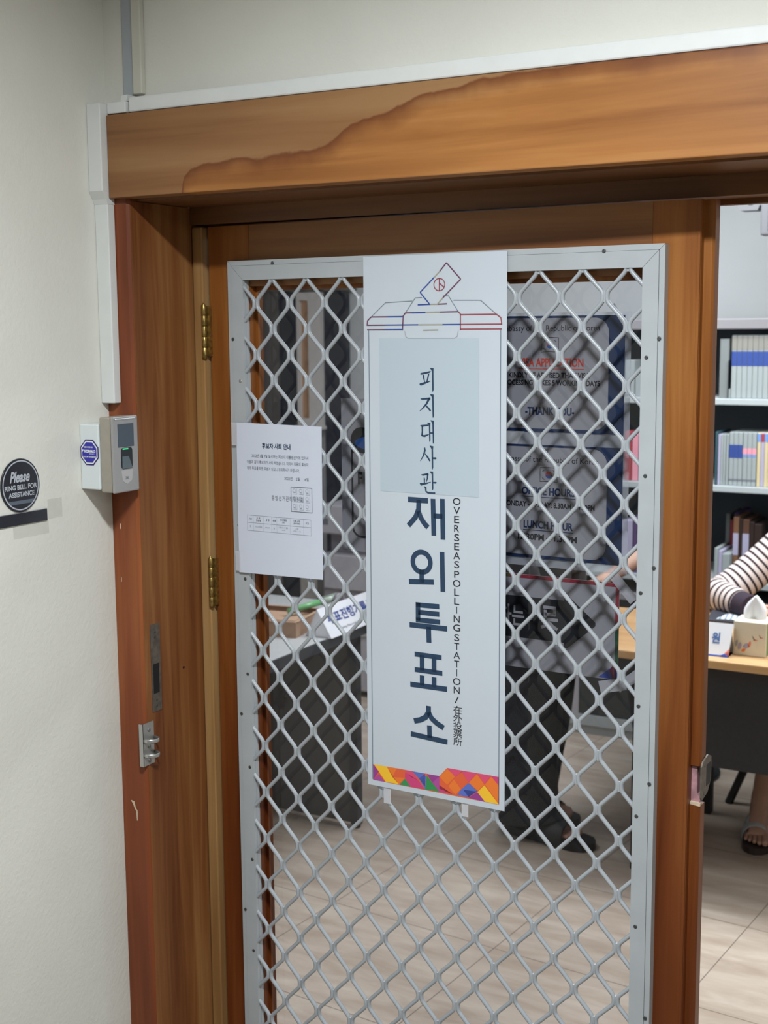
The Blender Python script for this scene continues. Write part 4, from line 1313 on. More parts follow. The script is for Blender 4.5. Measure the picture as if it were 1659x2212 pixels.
# floor-standing copier
cp = empty('photocopier', (-1.67, 3.15, 0))
tag(cp, 'pale grey floor-standing photocopier seen left of the banner at the back', 'photocopier')
def cpart(name, mb, m): return obj(name, shift3(mb, (-1.67, 3.15, 0)), m, cp)
cpart('lower_cabinet', MB().bbox(-1.67, -1.12, 3.15, 3.54, 0.03, 0.46, .008), MT['copier'])
cpart('paper_drawer', MB().bbox(-1.655, -1.13, 3.142, 3.17, 0.30, 0.445, .004), MT['copier'])
cpart('middle_body', MB().bbox(-1.665, -1.12, 3.15, 3.54, 0.462, 0.69, .008), MT['copier_dark'])
cpart('front_cover', MB().bbox(-1.655, -1.13, 3.140, 3.16, 0.52, 0.685, .004), MT['copier'])
cpart('output_bay', MB().box(-1.64, -1.14, 3.19, 3.54, 0.69, 0.785), MT['copier_dark'])
cpart('scanner', MB().bbox(-1.665, -1.115, 3.13, 3.54, 0.785, 0.925, .008), MT['copier'])
cpart('label_mark', MB().box(-1.655, -1.62, 3.1285, 3.1300, 0.83, 0.86), MT['inkgrey'])
for x in (-1.63, -1.16):
    for y in (3.19, 3.50): cpart('foot', MB().lathe([(0.02, 0.0), (0.02, 0.031)], (x, y, 0), 12), MT['charcoal'])

# table with pale top
tb = empty('office_table', (-0.95, 1.45, 0))
tag(tb, 'pale-topped table with dark edges behind the glass on the left', 'table')
def tbp(name, mb, m, par=None): return obj(name, shift3(mb, (-0.95, 1.45, 0)), m, par or tb)
top = tbp('tabletop', MB().box(-1.34, -0.6135, 0.88, 1.985, 0.722, 0.74), MT['table_top'])
e = MB()
e.box(-0.6135, -0.606, 0.875, 1.99, 0.706, 0.7398); e.box(-1.345, -0.606, 0.868, 0.8795, 0.706, 0.7398); e.box(-1.345, -0.606, 1.9855, 1.993, 0.706, 0.7398)
tbp('edge_band', e, MT['table_edge'], top)
tbp('end_panel', MB().box(-1.30, -0.668, 1.70, 1.718, 0.016, 0.722), MT['table_panel'])
for (x, y) in ((-0.652, 1.705), (-1.31, 1.705), (-1.31, 0.93)):
    lg = tbp('leg', MB().bbox(x - .016, x + .016, y - .016, y + .016, 0.012, 0.722, .002), MT['table_edge'])
    tbp('foot', MB().lathe([(0.013, 0), (0.016, 0.012)], (x, y, 0), 12), MT['black'], lg)
lg = tbp('leg', MB().bbox(-0.80, -0.768, 0.905, 0.937, 0.012, 0.722, .002), MT['table_edge'])

# tray with a marker and tape, and the tent card
TR_A = math.radians(9)
ty = empty('cardboard_tray', (-0.705, 1.412, 0.74), TR_A)
tag(ty, 'open brown cardboard tray on the pale table', 'tray')
b = MB()
b.box(-0.22, 0.0, 0, .0025, 0, .052); b.box(-0.22, 0.0, .2275, .23, 0, .052); b.box(-.0025, 0, .0025, .2275, 0, .052); b.box(-.22, -.2175, .0025, .2275, 0, .052)
b.box(-.2175, -.0025, .0025, .2275, 0, .003)
obj('wall', b, MT['kraft'], ty)
b = MB()
b.box(-.22, 0, -.003, .008, .0522, .0545); b.box(-.22, 0, .222, .233, .0522, .0545); b.box(-.008, .003, .008, .222, .0522, .0545); b.box(-.223, -.212, .008, .222, .0522, .0545)
b.box(-.19, -.03, .06, .19, .003, .044)
obj('rim', b, mat('tray_rim_pale', (.47, .30, .20), .75), ty)
mk = empty('green_marker', (-0.765, 1.52, 0.80))
tag(mk, 'fat green marker lying slanted in the cardboard tray', 'marker')
obj('barrel', MB().tube([(-.04, .0, .0), (.03, .10, .022)], .011, 14), MT['green'], mk)
obj('cap', MB().tube([(.03, .10, .022), (.062, .145, .032)], .0135, 14), MT['green_pale'], mk)
obj('clip', MB().tube([(.033, .10, .038), (.066, .148, .047), (.073, .157, .038)], [(.004, .0015)] * 3, 8), MT['green_pale'], mk)
tr = obj('tape_roll', MB().lathe([(.016, -.008), (.026, -.008), (.026, .008), (.016, .008), (.016, -.008)], (0, 0, 0), 28, axis='X'), MT['copier_dark'], None, (-0.690, 1.665, 0.8225))
tag(tr, 'small grey roll of tape standing beside the green marker', 'tape roll')
tc_ = empty('tent_card', (-0.655, 1.46, 0.74))
tag(tc_, 'folded white tent card with blue Korean letters on the pale table', 'tent card')
A, Bp, Cc = (-0.699, 0.74), (-0.5985, 0.74), (-0.655, 0.833)
b = MB()
L0, L1 = 1.462, 1.93
def quad(p, q, y0, y1): b.poly([(p[0], y0, p[1]), (q[0], y0, q[1]), (q[0], y1, q[1]), (p[0], y1, p[1])])
quad(A, Cc, L0, L1); quad(Cc, Bp, L0, L1)
b.poly([(A[0], L0 + .004, A[1]), (Bp[0], L0 + .004, Bp[1]), (Cc[0], L0 + .004, Cc[1])])
quad(A, Bp, L0, L1)
obj('card', shift3(b, (-0.655, 1.46, 0.74)), MT['card'], tc_)
def oncard(mb):   # text plane (s along Y, t up the slope)
    d = Vector((Cc[0] - Bp[0], 0, Cc[1] - Bp[1])).normalized()
    nrm = Vector((d.z, 0, -d.x))
    mb.v = [tuple(Vector((Bp[0], L0, Bp[1])) + Vector((0, x, 0)) + d * z + nrm * .0008) for x, y, z in mb.v]
    return shift3(mb, (-0.655, 1.46, 0.74))
b = MB(); text(b, '투표진행기록석', 0.030, 0.33, 0.045, 0.084, bold=.03)
obj('lettering', oncard(b), mat('card_blue_ink', (.03, .06, .26), .6), tc_)
b = MB(); text(b, 'Voting Records / 投票記錄席', 0.070, 0.29, 0.016, 0.028)
obj('small_lettering', oncard(b), MT['inkgrey'], tc_)

# ------------------------------------------------------------------ office: bookcase on the back wall
BY = 3.10
bc = empty('bookcase', (-0.45, BY, 0))
tag(bc, 'tall grey steel bookcase full of books against the back wall', 'bookcase')
def bcp(name, mb, m, par=None): return obj(name, shift3(mb, (-0.45, BY, 0)), m, par or bc)
bcp('side_panel', MB().box(-0.47, -0.45, BY, 3.56, 0.09, 1.735), MT['steel_shelf'])
bcp('side_panel', MB().box(1.24, 1.26, BY, 3.56, 0.09, 1.735), MT['steel_shelf'])
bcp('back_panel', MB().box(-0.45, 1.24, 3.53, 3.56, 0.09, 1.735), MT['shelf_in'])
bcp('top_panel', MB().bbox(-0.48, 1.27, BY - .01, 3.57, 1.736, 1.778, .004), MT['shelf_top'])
for z in (1.450, 1.100, 0.712):
    bcp('shelf', MB().bbox(-0.449, 1.239, BY, 3.529, z - .013, z + .013, .003), MT['steel_shelf'])
bcp('lower_top', MB().bbox(-0.449, 1.239, BY - .02, 3.529, 0.612, 0.64, .003), MT['shelf_top'])
bcp('plinth', MB().box(-0.47, 1.26, BY + .01, 3.56, 0, 0.042), MT['steel_shelf'])
bcp('bottom_rail', MB().box(-0.47, 1.26, BY - .004, 3.56, 0.0425, 0.088), MT['steel_shelf'])
bcp('door_stile', MB().box(-0.449, -0.345, BY - .002, BY + .02, 0.089, 0.611), MT['copier'])
for (x0, x1) in ((-0.340, 0.20), (0.21, 0.72), (0.73, 1.235)):
    dpl = bcp('glass_door', MB().box(x0, x1, BY + .003, BY + .010, 0.092, 0.608), MT['cab_glass'])
    bcp('door_handle', MB().bbox(x1 - .36, x1 - .35, BY - .010, BY + .004, 0.21, 0.26, .002), MT['steel_bright'], dpl)
bcp('divider', MB().box(0.262, 0.268, BY + .02, 3.5, 1.465, 1.50), MT['steel_shelf'])

def book(x, w_, z0, h, d, m, label, group, bands=(), lean=0.0, y=None):
    """upright volume; spine faces the doorway (-Y)"""
    mb = MB()
    mb.bbox(0, w_, 0, d, 0, h, min(.0025, w_ * .2))
    o = obj('book', mb, m, None, (x, (BY + .02) if y is None else y, z0))
    o.rotation_euler = (0, lean, 0)
    tag(o, label, 'book', group)
    for k, (a, c, bmat) in enumerate(bands):
        obj('spine_band', MB().box(.0004, w_ - .0004, -0.0006, 0.0, a, c), bmat, o)
    return o
ORD = ['first', 'second', 'third', 'fourth', 'fifth', 'sixth', 'seventh', 'eighth', 'ninth', 'tenth', 'eleventh', 'twelfth', 'thirteenth', 'fourteenth']
ZT_ = 1.4632
book(0.223, .036, ZT_, .235, .25, MT['b_grey'], 'grey volume on the top shelf, close to the door edge', 'volumes on the top shelf')
for k in range(14):
    book(0.270 + k * 0.0208, .0200, ZT_, .250, .22, MT['b_white'], 'white volume with a blue band on the top shelf, %s from the door edge' % ORD[k],
         'white volumes with blue bands', [(.128, .186, MT['b_blue']), (.190, .243, MT['b_greige'])])
o = empty('book_end', (0.262, BY + .01, ZT_))
tag(o, 'dark metal book end beside the white blue-banded volumes', 'book end')
obj('plate', MB().box(-.002, .0, 0, .12, .002, .15), MT['desk_leg'], o)
for (x, wd, h, m, lb) in ((-0.168, .040, .15, 'b_white', 'white volume seen past the signs on the top shelf'), (-0.125, .045, .11, 'b_white', 'second white volume seen past the signs on the top shelf')):
    book(x, wd, ZT_, h, .2, MT[m], lb, 'volumes on the top shelf')
Z2 = 1.1132
book(0.214, .010, Z2, .215, .2, MT['b_teal'], 'thin teal book on the middle shelf by the door edge', 'books on the middle shelf')
for k, (wd, m) in enumerate(((.010, 'b_lilac'), (.010, 'b_white'), (.009, 'b_white'), (.010, 'b_white'))):
    book(0.226 + k * .0108, wd, Z2, .205, .2, MT[m], 'thin pale book on the middle shelf, %s after the teal one' % ORD[k], 'books on the middle shelf')
for k in range(3):
    book(0.2705 + k * .0178, .0172, Z2, .215, .2, MT['b_white'], 'pale book with a blue block on the middle shelf, %s of three' % ORD[k], 'books with blue blocks',
         [(.112, .165, MT['b_blue']), (.020, .028, MT['inkgrey'])])
for k in range(3):
    book(0.3250 + k * .0180, .0174, Z2, .215, .2, MT['b_white'], 'white book with pink and blue bands on the middle shelf, %s of three' % ORD[k], 'books with pink bands',
         [(.128, .152, MT['b_pink']), (.118, .127, MT['b_sky']), (.020, .028, MT['inkgrey'])])
for k in range(6):
    m = ('b_cream', 'b_lilac', 'b_cream', 'b_cream', 'b_white', 'b_cream')[k]
    book(0.381 + k * .0145, .014, Z2, .215, .2, MT[m], 'cream book with a blue head on the middle shelf, %s of six' % ORD[k], 'cream books with blue heads',
         [(.18, .212, MT[('b_sky', 'b_red', 'b_sky', 'b_blue', 'b_sky', 'b_red')[k]])])
for (x, wd, h, m, lb) in ((-0.165, .030, .205, 'b_red', 'dull red book seen past the visa sign on the middle shelf'), (-0.132, .026, .20, 'b_pink', 'pinkish book seen past the visa sign on the middle shelf'),
                          (-0.104, .03, .19, 'b_lilac', 'lilac book seen past the visa sign on the middle shelf')):
    book(x, wd, Z2, h, .2, MT[m], lb, 'books on the middle shelf')
Z3 = 0.7252
for k, (wd, h, m) in enumerate(((.016, .13, 'b_white'), (.014, .12, 'b_lilac'), (.030, .108, 'b_white'))):
    book(0.222 + (0, .017, .032)[k], wd, Z3, h, .2, MT[m], 'small white booklet on the lower shelf, %s from the door edge' % ORD[k], 'white booklets on the lower shelf')
for k, (x, wd, h, m, nm) in enumerate(((0.222, .018, .25, 'b_grey', 'grey'), (0.241, .013, .225, 'b_red', 'red'), (0.256, .022, .255, 'b_purple', 'purple'))):
    book(x, wd, Z3, h, .2, MT[m], '%s book standing behind the white booklets on the lower shelf' % nm, 'books on the lower shelf', y=BY + .19)
for k, (x, wd, h, m, nm) in enumerate(((0.286, .022, .255, 'b_tan', 'tan'), (0.309, .014, .25, 'b_dbrown', 'very dark brown'), (0.324, .026, .248, 'b_brown', 'mid brown'), (0.351, .018, .24, 'b_dbrown', 'black-brown'),
                                       (0.370, .030, .232, 'b_dbrown', 'thick dark brown'))):
    book(x, wd, Z3, h, .2, MT[m], '%s leather-bound book in the dark row on the lower shelf' % nm, 'dark books on the lower shelf', [(.10, .19, MT['b_lilac'])] if nm in ('tan', 'mid brown') else (), y=BY + .06)
for (x, wd, h, m, lb) in ((-0.170, .045, .22, 'b_lilac', 'lilac binder seen past the office hours sign'), (-0.122, .04, .235, 'b_purple', 'purple-grey binder seen past the office hours sign')):
    book(x, wd, Z3, h, .2, MT[m], lb, 'books on the lower shelf')

# hanging device near the ceiling
ds = empty('display_screen', (0.45, 2.80, 2.08))
tag(ds, 'dark screen in a grey case hanging near the ceiling at the right', 'screen')
obj('case', MB().bbox(-0.012, 0.62, 0.012, 0.07, -0.004, 0.38, .006), MT['screen_grey'], ds)
obj('panel', MB().box(0.018, 0.60, 0.008, 0.0125, 0.012, 0.36), MT['black'], ds)
obj('ceiling_bracket', MB().bbox(0.28, 0.34, 0.03, 0.07, 0.38, 0.62, .003), MT['screen_grey'], ds)
cl = empty('ceiling_light', (0.405, 2.78, 2.168))
tag(cl, 'small grey ceiling fitting seen just below the door lining', 'fitting')
obj('base', MB().prism([(-0.055, 0.018), (0.03, 0.018), (0.022, 0.0), (-0.040, 0.0)], 0.03, 0.10), MT['screen_grey'], cl)
obj('stem', MB().tube([(-0.012, 0.065, .017), (-0.012, 0.065, 0.531)], .008, 10), MT['screen_grey'], cl)

# ------------------------------------------------------------------ office: desks
dk = empty('office_desk', (0.95, 2.12, 0))
tag(dk, 'beech desk with a black modesty panel, right of the door leaf', 'desk')
def dkp(name, mb, m): return obj(name, shift3(mb, (0.95, 2.12, 0)), m, dk)
dkp('desktop', MB().bbox(0.365, 1.70, 1.74, 2.50, 0.7145, 0.7415, .004), MT['desk'])
dkp('modesty_panel', MB().box(0.40, 1.66, 1.845, 1.86, 0.37, 0.714), MT['charcoal'])
for x in (0.40, 1.66):
    dkp('leg', MB().bbox(x - .02, x + .02, 2.40, 2.445, 0, 0.714, .003), MT['charcoal'])
    dkp('leg', MB().bbox(x - .025, x - .005 + .03, 1.88, 1.92, 0.0 if x > 1 else 0.37, 0.714, .003), MT['charcoal'])
sd = empty('side_desk', (0.2, 2.1, 0))
tag(sd, 'beech side table glimpsed between the arrow sign and the right door stile', 'desk')
obj('desktop', shift3(MB().bbox(0.07, 0.362, 1.74, 2.36, 0.7145, 0.7415, .004), (0.2, 2.1, 0)), MT['desk'], sd)
obj('shade_strip', shift3(MB().box(0.16, 0.355, 1.77, 1.785, 0.66, 0.714), (0.2, 2.1, 0)), MT['charcoal'], sd)  # dark strip standing in for the shade under the tabletop edge
obj('pedestal', shift3(MB().bbox(0.318, 0.352, 1.80, 2.20, 0, 0.714, .004), (0.2, 2.1, 0)), MT['charcoal'], sd)
# tent card on the desk
t2c = empty('tent_card', (0.585, 1.79, 0.7415))
tag(t2c, 'white tent card with one blue Korean syllable showing, on the beech desk', 'tent card')
b = MB()
A, Bp, Cc = (0.0, 0.0), (0.075, 0.0), (0.042, 0.098)     # (y, z)
for p, q in ((A, Cc), (Cc, Bp), (A, Bp)):
    b.poly([(-0.20, p[0], p[1]), (0.034, p[0], p[1]), (0.034 if q != Cc else 0.040, q[0], q[1]), (-0.20, q[0], q[1])])
obj('card', b, MT['card'], t2c)
def slope(mb):
    d = Vector((0, 0.042, 0.098)).normalized()
    n = Vector((0, -d.z, d.y))
    mb.v = [tuple(Vector((x, 0, 0)) + d * z + n * .0009) for x, y, z in mb.v]
    return mb
b = MB(); text(b, '원', -0.0215, 0.0035, 0.042, 0.076, bold=.03)
obj('lettering', slope(b), mat('card_blue', (.06, .14, .38), .6), t2c)
b = MB()
b.flat([(-0.2, .001), (0.030, .001), (0.030, .006), (-0.2, .006)], 0, 0)
b.flat([(0.0, .001), (0.034, .001), (0.036, .018)], 0, 0); b.flat([(0.022, .012), (0.036, .005), (0.037, .030)], 0, 1)
obj('colour_print', slope(b), [MT['t_blue'], MT['t_orange']], t2c)
# tissue box
tx = empty('tissue_box', (0.6725, 1.89, 0.7415))
tag(tx, 'cube tissue box printed with birds, a white tissue pulled out', 'tissue box')
bx = obj('carton', MB().bbox(-0.0505, 0.0505, -0.0505, 0.0505, 0, 0.108, .003), MT['tissue_box'], tx)
obj('green_side', MB().box(0.0505, 0.0511, -0.047, 0.047, .004, .104), MT['tissue_side'], bx)
def bird(mb, cx, cz, s, mi, mj):
    mb.flat([(cx - .010 * s, cz + .012 * s), (cx - .002 * s, cz + .001 * s), (cx + .001 * s, cz - .004 * s), (cx - .004 * s, cz - .002 * s)], 0, mi)
    mb.flat([(cx - .006 * s, cz - .005 * s), (cx + .001 * s, cz - .001 * s), (cx + .010 * s, cz - .003 * s), (cx + .002 * s, cz - .006 * s)], 0, mj)
b = MB()
bird(b, .016, .056, 1.0, 0, 1); bird(b, .034, .064, .75, 0, 1)
for cx, cz, r1, r2, mi in ((-.040, .038, .004, .011, 2), (-.030, .030, .006, .012, 3), (-.010, .032, .008, .009, 3), (.0, .038, .004, .010, 1), (-.018, .018, .006, .005, 4), (-.017, .03, .0018, .0016, 0)):
    b.flat([(cx + r1 * math.cos(2 * PI * i / 16) + .002 * math.sin(2 * PI * i / 16), cz + r2 * math.sin(2 * PI * i / 16)) for i in range(16)], 0, mi)
obj('bird_print', shift(b, 0, 0, -0.0512), [MT['ink'], MT['t_orange'], MT['inkpale'], MT['b_lilac'], MT['p_orange']], bx)
b = MB()
NS, NT = 11, 10
prof = [(0, .030), (.2, .036), (.45, .036), (.7, .025), (.9, .010), (1.0, .0015)]
rings = []
for i in range(NT + 1):
    v = i / NT
    for (a0, r0), (a1, r1) in zip(prof, prof[1:]):
        if a0 <= v <= a1: r = r0 + (r1 - r0) * (v - a0) / (a1 - a0)
    row = []
    for q in range(NS):
        u = q / (NS - 1) * 2 - 1
        row.append(len(b.v))
        b.v.append((u * r + .004 * v, .010 * math.cos(u * 5) * (1 - v) + .012 * u * u - .004, 0.104 + v * .078 - .006 * u * u * (1 - v)))
    rings.append(row)
for i in range(NT):
    for q in range(NS - 1):
        b.face((rings[i][q], rings[i][q + 1], rings[i + 1][q + 1], rings[i + 1][q]), 0, True)
tis = obj('tissue', b, MT['tissue'], tx)
so = tis.modifiers.new('thick', 'SOLIDIFY'); so.thickness = .0008
# dark folder with striped cover
fd = empty('folder', (0.50, 2.30, 0.7415), 0.15)
tag(fd, 'dark folder with a pale striped cover lying on the beech desk', 'folder')
obj('cover', MB().bbox(-0.075, 0.12, -0.07, 0.10, 0, .018, .003), mat('folder_dark', (.03, .035, .05), .5), fd)
mb = MB(); mb.poly([(-0.045, -0.055, .0186), (0.11, -0.055, .0186), (0.11, 0.09, .0186), (0.0, 0.09, .0186)])
me = mb.mesh('stripe_sheet', [MT['tablet_stripe']])
uvl = me.uv_layers.new(name='UVMap')
for lp in me.loops:
    c = me.vertices[lp.vertex_index].co
    uvl.data[lp.index].uv = (c.y, c.x)
obj('striped_cover', me, MT['tablet_stripe'], fd)

# ------------------------------------------------------------------ people
def skinned(name, joints, edges, mats, parent, sub=2):
    """one continuous body grown from a skeleton of joints {name: (pos, radius)} with the root first"""
    names = list(joints)
    me = bpy.data.meshes.new(name)
    me.from_pydata([joints[n][0] for n in names], [(names.index(a), names.index(c)) for a, c in edges], [])
    o = bpy.data.objects.new(name, me)
    COL.objects.link(o)
    sk = o.modifiers.new('skin', 'SKIN')
    sk.use_smooth_shade = True
    sk.branch_smoothing = 0.4
    for i, n in enumerate(names):
        r = joints[n][1]
        d = me.skin_vertices[0].data[i]
        d.radius = r if isinstance(r, tuple) else (r, r)
        d.use_root = (i == 0)
    o.modifiers.new('sub', 'SUBSURF').levels = sub
    o.modifiers['sub'].render_levels = sub
    bpy.context.view_layer.update()
    dg = bpy.context.evaluated_depsgraph_get()
    m2 = bpy.data.meshes.new_from_object(o.evaluated_get(dg))
    m2.materials.clear()
    for m in mats: m2.materials.append(m)
    bpy.data.objects.remove(o)
    bpy.data.meshes.remove(me)
    for p in m2.polygons: p.use_smooth = True
    return obj(name, m2, mats, parent, fixn=False)

def loft(name, runs, m, parent, seg=20, sub=1):
    """clothing: one mesh of lofted sleeves / legs / torso, with arc length kept in the UV map"""
    mb = MB()
    lens = []
    for pts, rad in runs:
        P = [Vector(p) for p in pts]
        # resample smoothly
        Q, Rr = [], []
        n = len(P)
        for i in range(n - 1):
            p0, p1, p2, p3 = P[max(i - 1, 0)], P[i], P[i + 1], P[min(i + 2, n - 1)]
            for t in range(6):
                s = t / 6.0
                Q.append(0.5 * ((2 * p1) + (p2 - p0) * s + (2 * p0 - 5 * p1 + 4 * p2 - p3) * s * s + (3 * p1 - p0 - 3 * p2 + p3) * s ** 3))
                a, c = rad[i], rad[i + 1]
                a = a if isinstance(a, tuple) else (a, a); c = c if isinstance(c, tuple) else (c, c)
                Rr.append((a[0] + (c[0] - a[0]) * s, a[1] + (c[1] - a[1]) * s))
        Q.append(P[-1]); r = rad[-1]; Rr.append(r if isinstance(r, tuple) else (r, r))
        n0 = len(mb.v)
        mb.tube(Q, Rr, seg)
        s = 0.0
        for i in range(len(Q)):
            if i: s += (Q[i] - Q[i - 1]).length
            lens += [s] * seg
    me = mb.mesh(name, [m])
    uvl = me.uv_layers.new(name='UVMap')
    for lp in me.loops: uvl.data[lp.index].uv = (0.0, lens[lp.vertex_index])
    bm = bmesh.new(); bm.from_mesh(me); bmesh.ops.recalc_face_normals(bm, faces=bm.faces); bm.to_mesh(me); bm.free()
    return obj(name, me, m, parent, fixn=False)

def hand(J, E, pre, wrist, d, side, up, s=1.0, curl=0.5):
    """palm, five separate bent fingers and a thumb; d = pointing direction, side = towards the thumb, up = back of the hand"""
    d, side, up = Vector(d).normalized(), Vector(side).normalized(), Vector(up).normalized()
    W = Vector(J[wrist][0])
    J[pre + 'palm'] = (tuple(W + d * .045 * s), (.030 * s, .017 * s))
    E.append((wrist, pre + 'palm'))
    for k, (off, ln, r) in enumerate(((.027, .068, .0085), (.009, .076, .009), (-.010, .070, .0085), (-.027, .055, .0075))):
        b0 = W + d * .085 * s + side * off * s
        m1 = b0 + (d * (1 - .3 * curl) - up * .5 * curl).normalized() * ln * .5 * s
        m2 = m1 + (d * (1 - .9 * curl) - up * curl).normalized() * ln * .5 * s
        for q, (p, rr) in enumerate(((b0, r), (m1, r * .92), (m2, r * .75))):
            J['%sf%d%d' % (pre, k, q)] = (tuple(p), rr * s)
        E.append((pre + 'palm', '%sf%d0' % (pre, k))); E.append(('%sf%d0' % (pre, k), '%sf%d1' % (pre, k))); E.append(('%sf%d1' % (pre, k), '%sf%d2' % (pre, k)))
    t0 = W + d * .028 * s + side * .030 * s - up * .006 * s
    t1 = t0 + (d * .7 + side * .6 - up * .2).normalized() * .035 * s
    t2 = t1 + (d * .95 + side * .1 - up * .3).normalized() * .028 * s
    for q, (p, rr) in enumerate(((t0, .011), (t1, .010), (t2, .008))):
        J['%st%d' % (pre, q)] = (tuple(p), rr * s)
    E += [(pre + 'palm', pre + 't0'), (pre + 't0', pre + 't1'), (pre + 't1', pre + 't2')]

def foot(J, E, pre, ankle, d, side, ground, s=1.0):
    """heel, arch and five toes on the sole height ground; side points to the big toe"""
    d, side = Vector(d).normalized(), Vector(side).normalized()
    A = Vector(J[ankle][0])
    b0 = Vector((A.x, A.y, ground))
    J[pre + 'heel'] = (tuple(b0 - d * .035 * s + Vector((0, 0, .030))), .030 * s)
    J[pre + 'arch'] = (tuple(b0 + d * .055 * s + Vector((0, 0, .036))), (.036 * s, .030 * s))
    J[pre + 'ball'] = (tuple(b0 + d * .115 * s + Vector((0, 0, .021))), (.040 * s, .018 * s))
    E += [(ankle, pre + 'heel'), (ankle, pre + 'arch'), (pre + 'arch', pre + 'ball')]
    for k, (off, ln, r) in enumerate(((.030, .060, .0135), (.012, .060, .0095), (-.004, .053, .009), (-.019, .045, .0085), (-.032, .034, .008))):
        a = b0 + d * .135 * s + side * off * s + Vector((0, 0, .014))
        c = b0 + d * (.135 + ln) * s + side * off * 1.05 * s + Vector((0, 0, .011))
        J['%s%d0' % (pre, k)] = (tuple(a), r * s); J['%s%d1' % (pre, k)] = (tuple(c), r * .85 * s)
        E += [(pre + 'ball', '%s%d0' % (pre, k)), ('%s%d0' % (pre, k), '%s%d1' % (pre, k))]

def head(parent, c, face, skin, hair_len=0.10):
    """face parts and hair laid over the skinned skull at c, looking along face"""
    f = Vector(face).normalized(); sd_ = Vector((f.y, -f.x, 0)).normalized(); up = Vector((0, 0, 1))
    c = Vector(c)
    def P(a, s, u): return tuple(c + f * a + sd_ * s + up * u)
    b = MB()
    b.tube([P(.072, 0, .022), P(.084, 0, .0), P(.094, 0, -.020), P(.076, 0, -.028)], [.007, .009, .012, .008], 10)
    obj('nose', b, skin, parent)
    b = MB()
    for s in (-1, 1): b.ball(P(.077, s * .030, .018), (.010, .010, .007), 0)
    e = obj('eyes', b, MT['eye'], parent)
    b = MB()
    for s in (-1, 1): b.ball(P(.0835, s * .030, .018), .0048)
    obj('irises', b, MT['hair'], parent)
    b = MB(); b.tube([P(.064, -.022, -.055), P(.078, 0, -.054), P(.064, .022, -.055)], [.004, .008, .004], 8)
    obj('mouth', b, MT['lip'], parent)
    for s in (-1, 1):
        obj('ear', MB().ball(P(-.005, s * .074, -.002), (.016, .012, .030)), skin, parent)
    # hair: a cap grown over crown, sides and back
    b = MB()
    seg, rg = 24, 12
    idx = {}
    for i in range(rg + 1):
        for q in range(seg):
            a = 2 * PI * q / seg
            front = math.cos(a)
            low = PI * (0.36 if front > .55 else (0.62 + hair_len * (1 - front)))
            t = low * i / rg
            r = .092 if front > 0 else .100
            ex = 1.0 + .06 * math.sin(7 * a)
            pt = c + f * (r * 1.02 * math.sin(t) * front * ex + -.006) + sd_ * (.087 * math.sin(t) * math.sin(a)) + up * (.016 + .112 * math.cos(t))
            idx[i, q] = len(b.v); b.v.append(tuple(pt))
    for i in range(rg):
        for q in range(seg):
            r = (q + 1) % seg
            b.face((idx[i, q], idx[i + 1, q], idx[i + 1, r], idx[i, r]), 0, True)
    h = obj('hair', b, MT['hair'], parent)
    so = h.modifiers.new('thick', 'SOLIDIFY'); so.thickness = .010; so.offset = -1

# --- person standing in profile behind the signs
ps = empty('person', (-0.02, 2.0, 0))
tag(ps, 'person standing in wide black trousers and black sandals behind the door glass', 'person')
ps.location = (0, 0, 0)
J = {'pelvis': ((-.085, 2.02, .90), (.13, .10)), 'waist': ((-.08, 2.02, 1.06), (.12, .095)), 'chest': ((-.07, 2.02, 1.24), (.135, .10)),
     'collar': ((-.075, 2.02, 1.36), (.09, .06)), 'neck': ((-.065, 2.02, 1.43), .05), 'jaw': ((-.03, 2.02, 1.50), .068), 'skull': ((-.045, 2.02, 1.565), (.095, .105)), 'crown': ((-.05, 2.02, 1.62), .075),
     'hipr': ((-.085, 1.94, .86), .085), 'kneer': ((-.07, 1.93, .48), .06), 'ankr': ((-.085, 1.92, .085), .036),
     'hipl': ((-.085, 2.10, .86), .085), 'kneel': ((-.11, 2.11, .48), .06), 'ankl': ((-.17, 2.13, .085), .036),
     'shr': ((-.07, 1.85, 1.33), .055), 'elr': ((-.09, 1.80, 1.06), .042), 'wrr': ((-.035, 1.82, .83), .027),
     'shl': ((-.07, 2.19, 1.33), .055), 'ell': ((-.09, 2.24, 1.06), .042), 'wrl': ((-.035, 2.22, .83), .027)}
E_ = [('pelvis', 'waist'), ('waist', 'chest'), ('chest', 'collar'), ('collar', 'neck'), ('neck', 'jaw'), ('jaw', 'skull'), ('skull', 'crown'),
      ('pelvis', 'hipr'), ('hipr', 'kneer'), ('kneer', 'ankr'), ('pelvis', 'hipl'), ('hipl', 'kneel'), ('kneel', 'ankl'),
      ('collar', 'shr'), ('shr', 'elr'), ('elr', 'wrr'), ('collar', 'shl'), ('shl', 'ell'), ('ell', 'wrl')]
hand(J, E_, 'hr', 'wrr', (.25, .05, -1), (1, .1, .2), (0, -1, 0)); hand(J, E_, 'hl', 'wrl', (.25, -.05, -1), (1, -.1, .2), (0, 1, 0))
foot(J, E_, 'fr', 'ankr', (1, -.12, 0), (0, 1, 0), .028); foot(J, E_, 'fl', 'ankl', (1, -.25, 0), (0, -1, 0), .028)
skinned('body', J, E_, [MT['skin_mid']], ps)
head(ps, (-.045, 2.02, 1.55), (1, 0, 0), MT['skin_mid'])
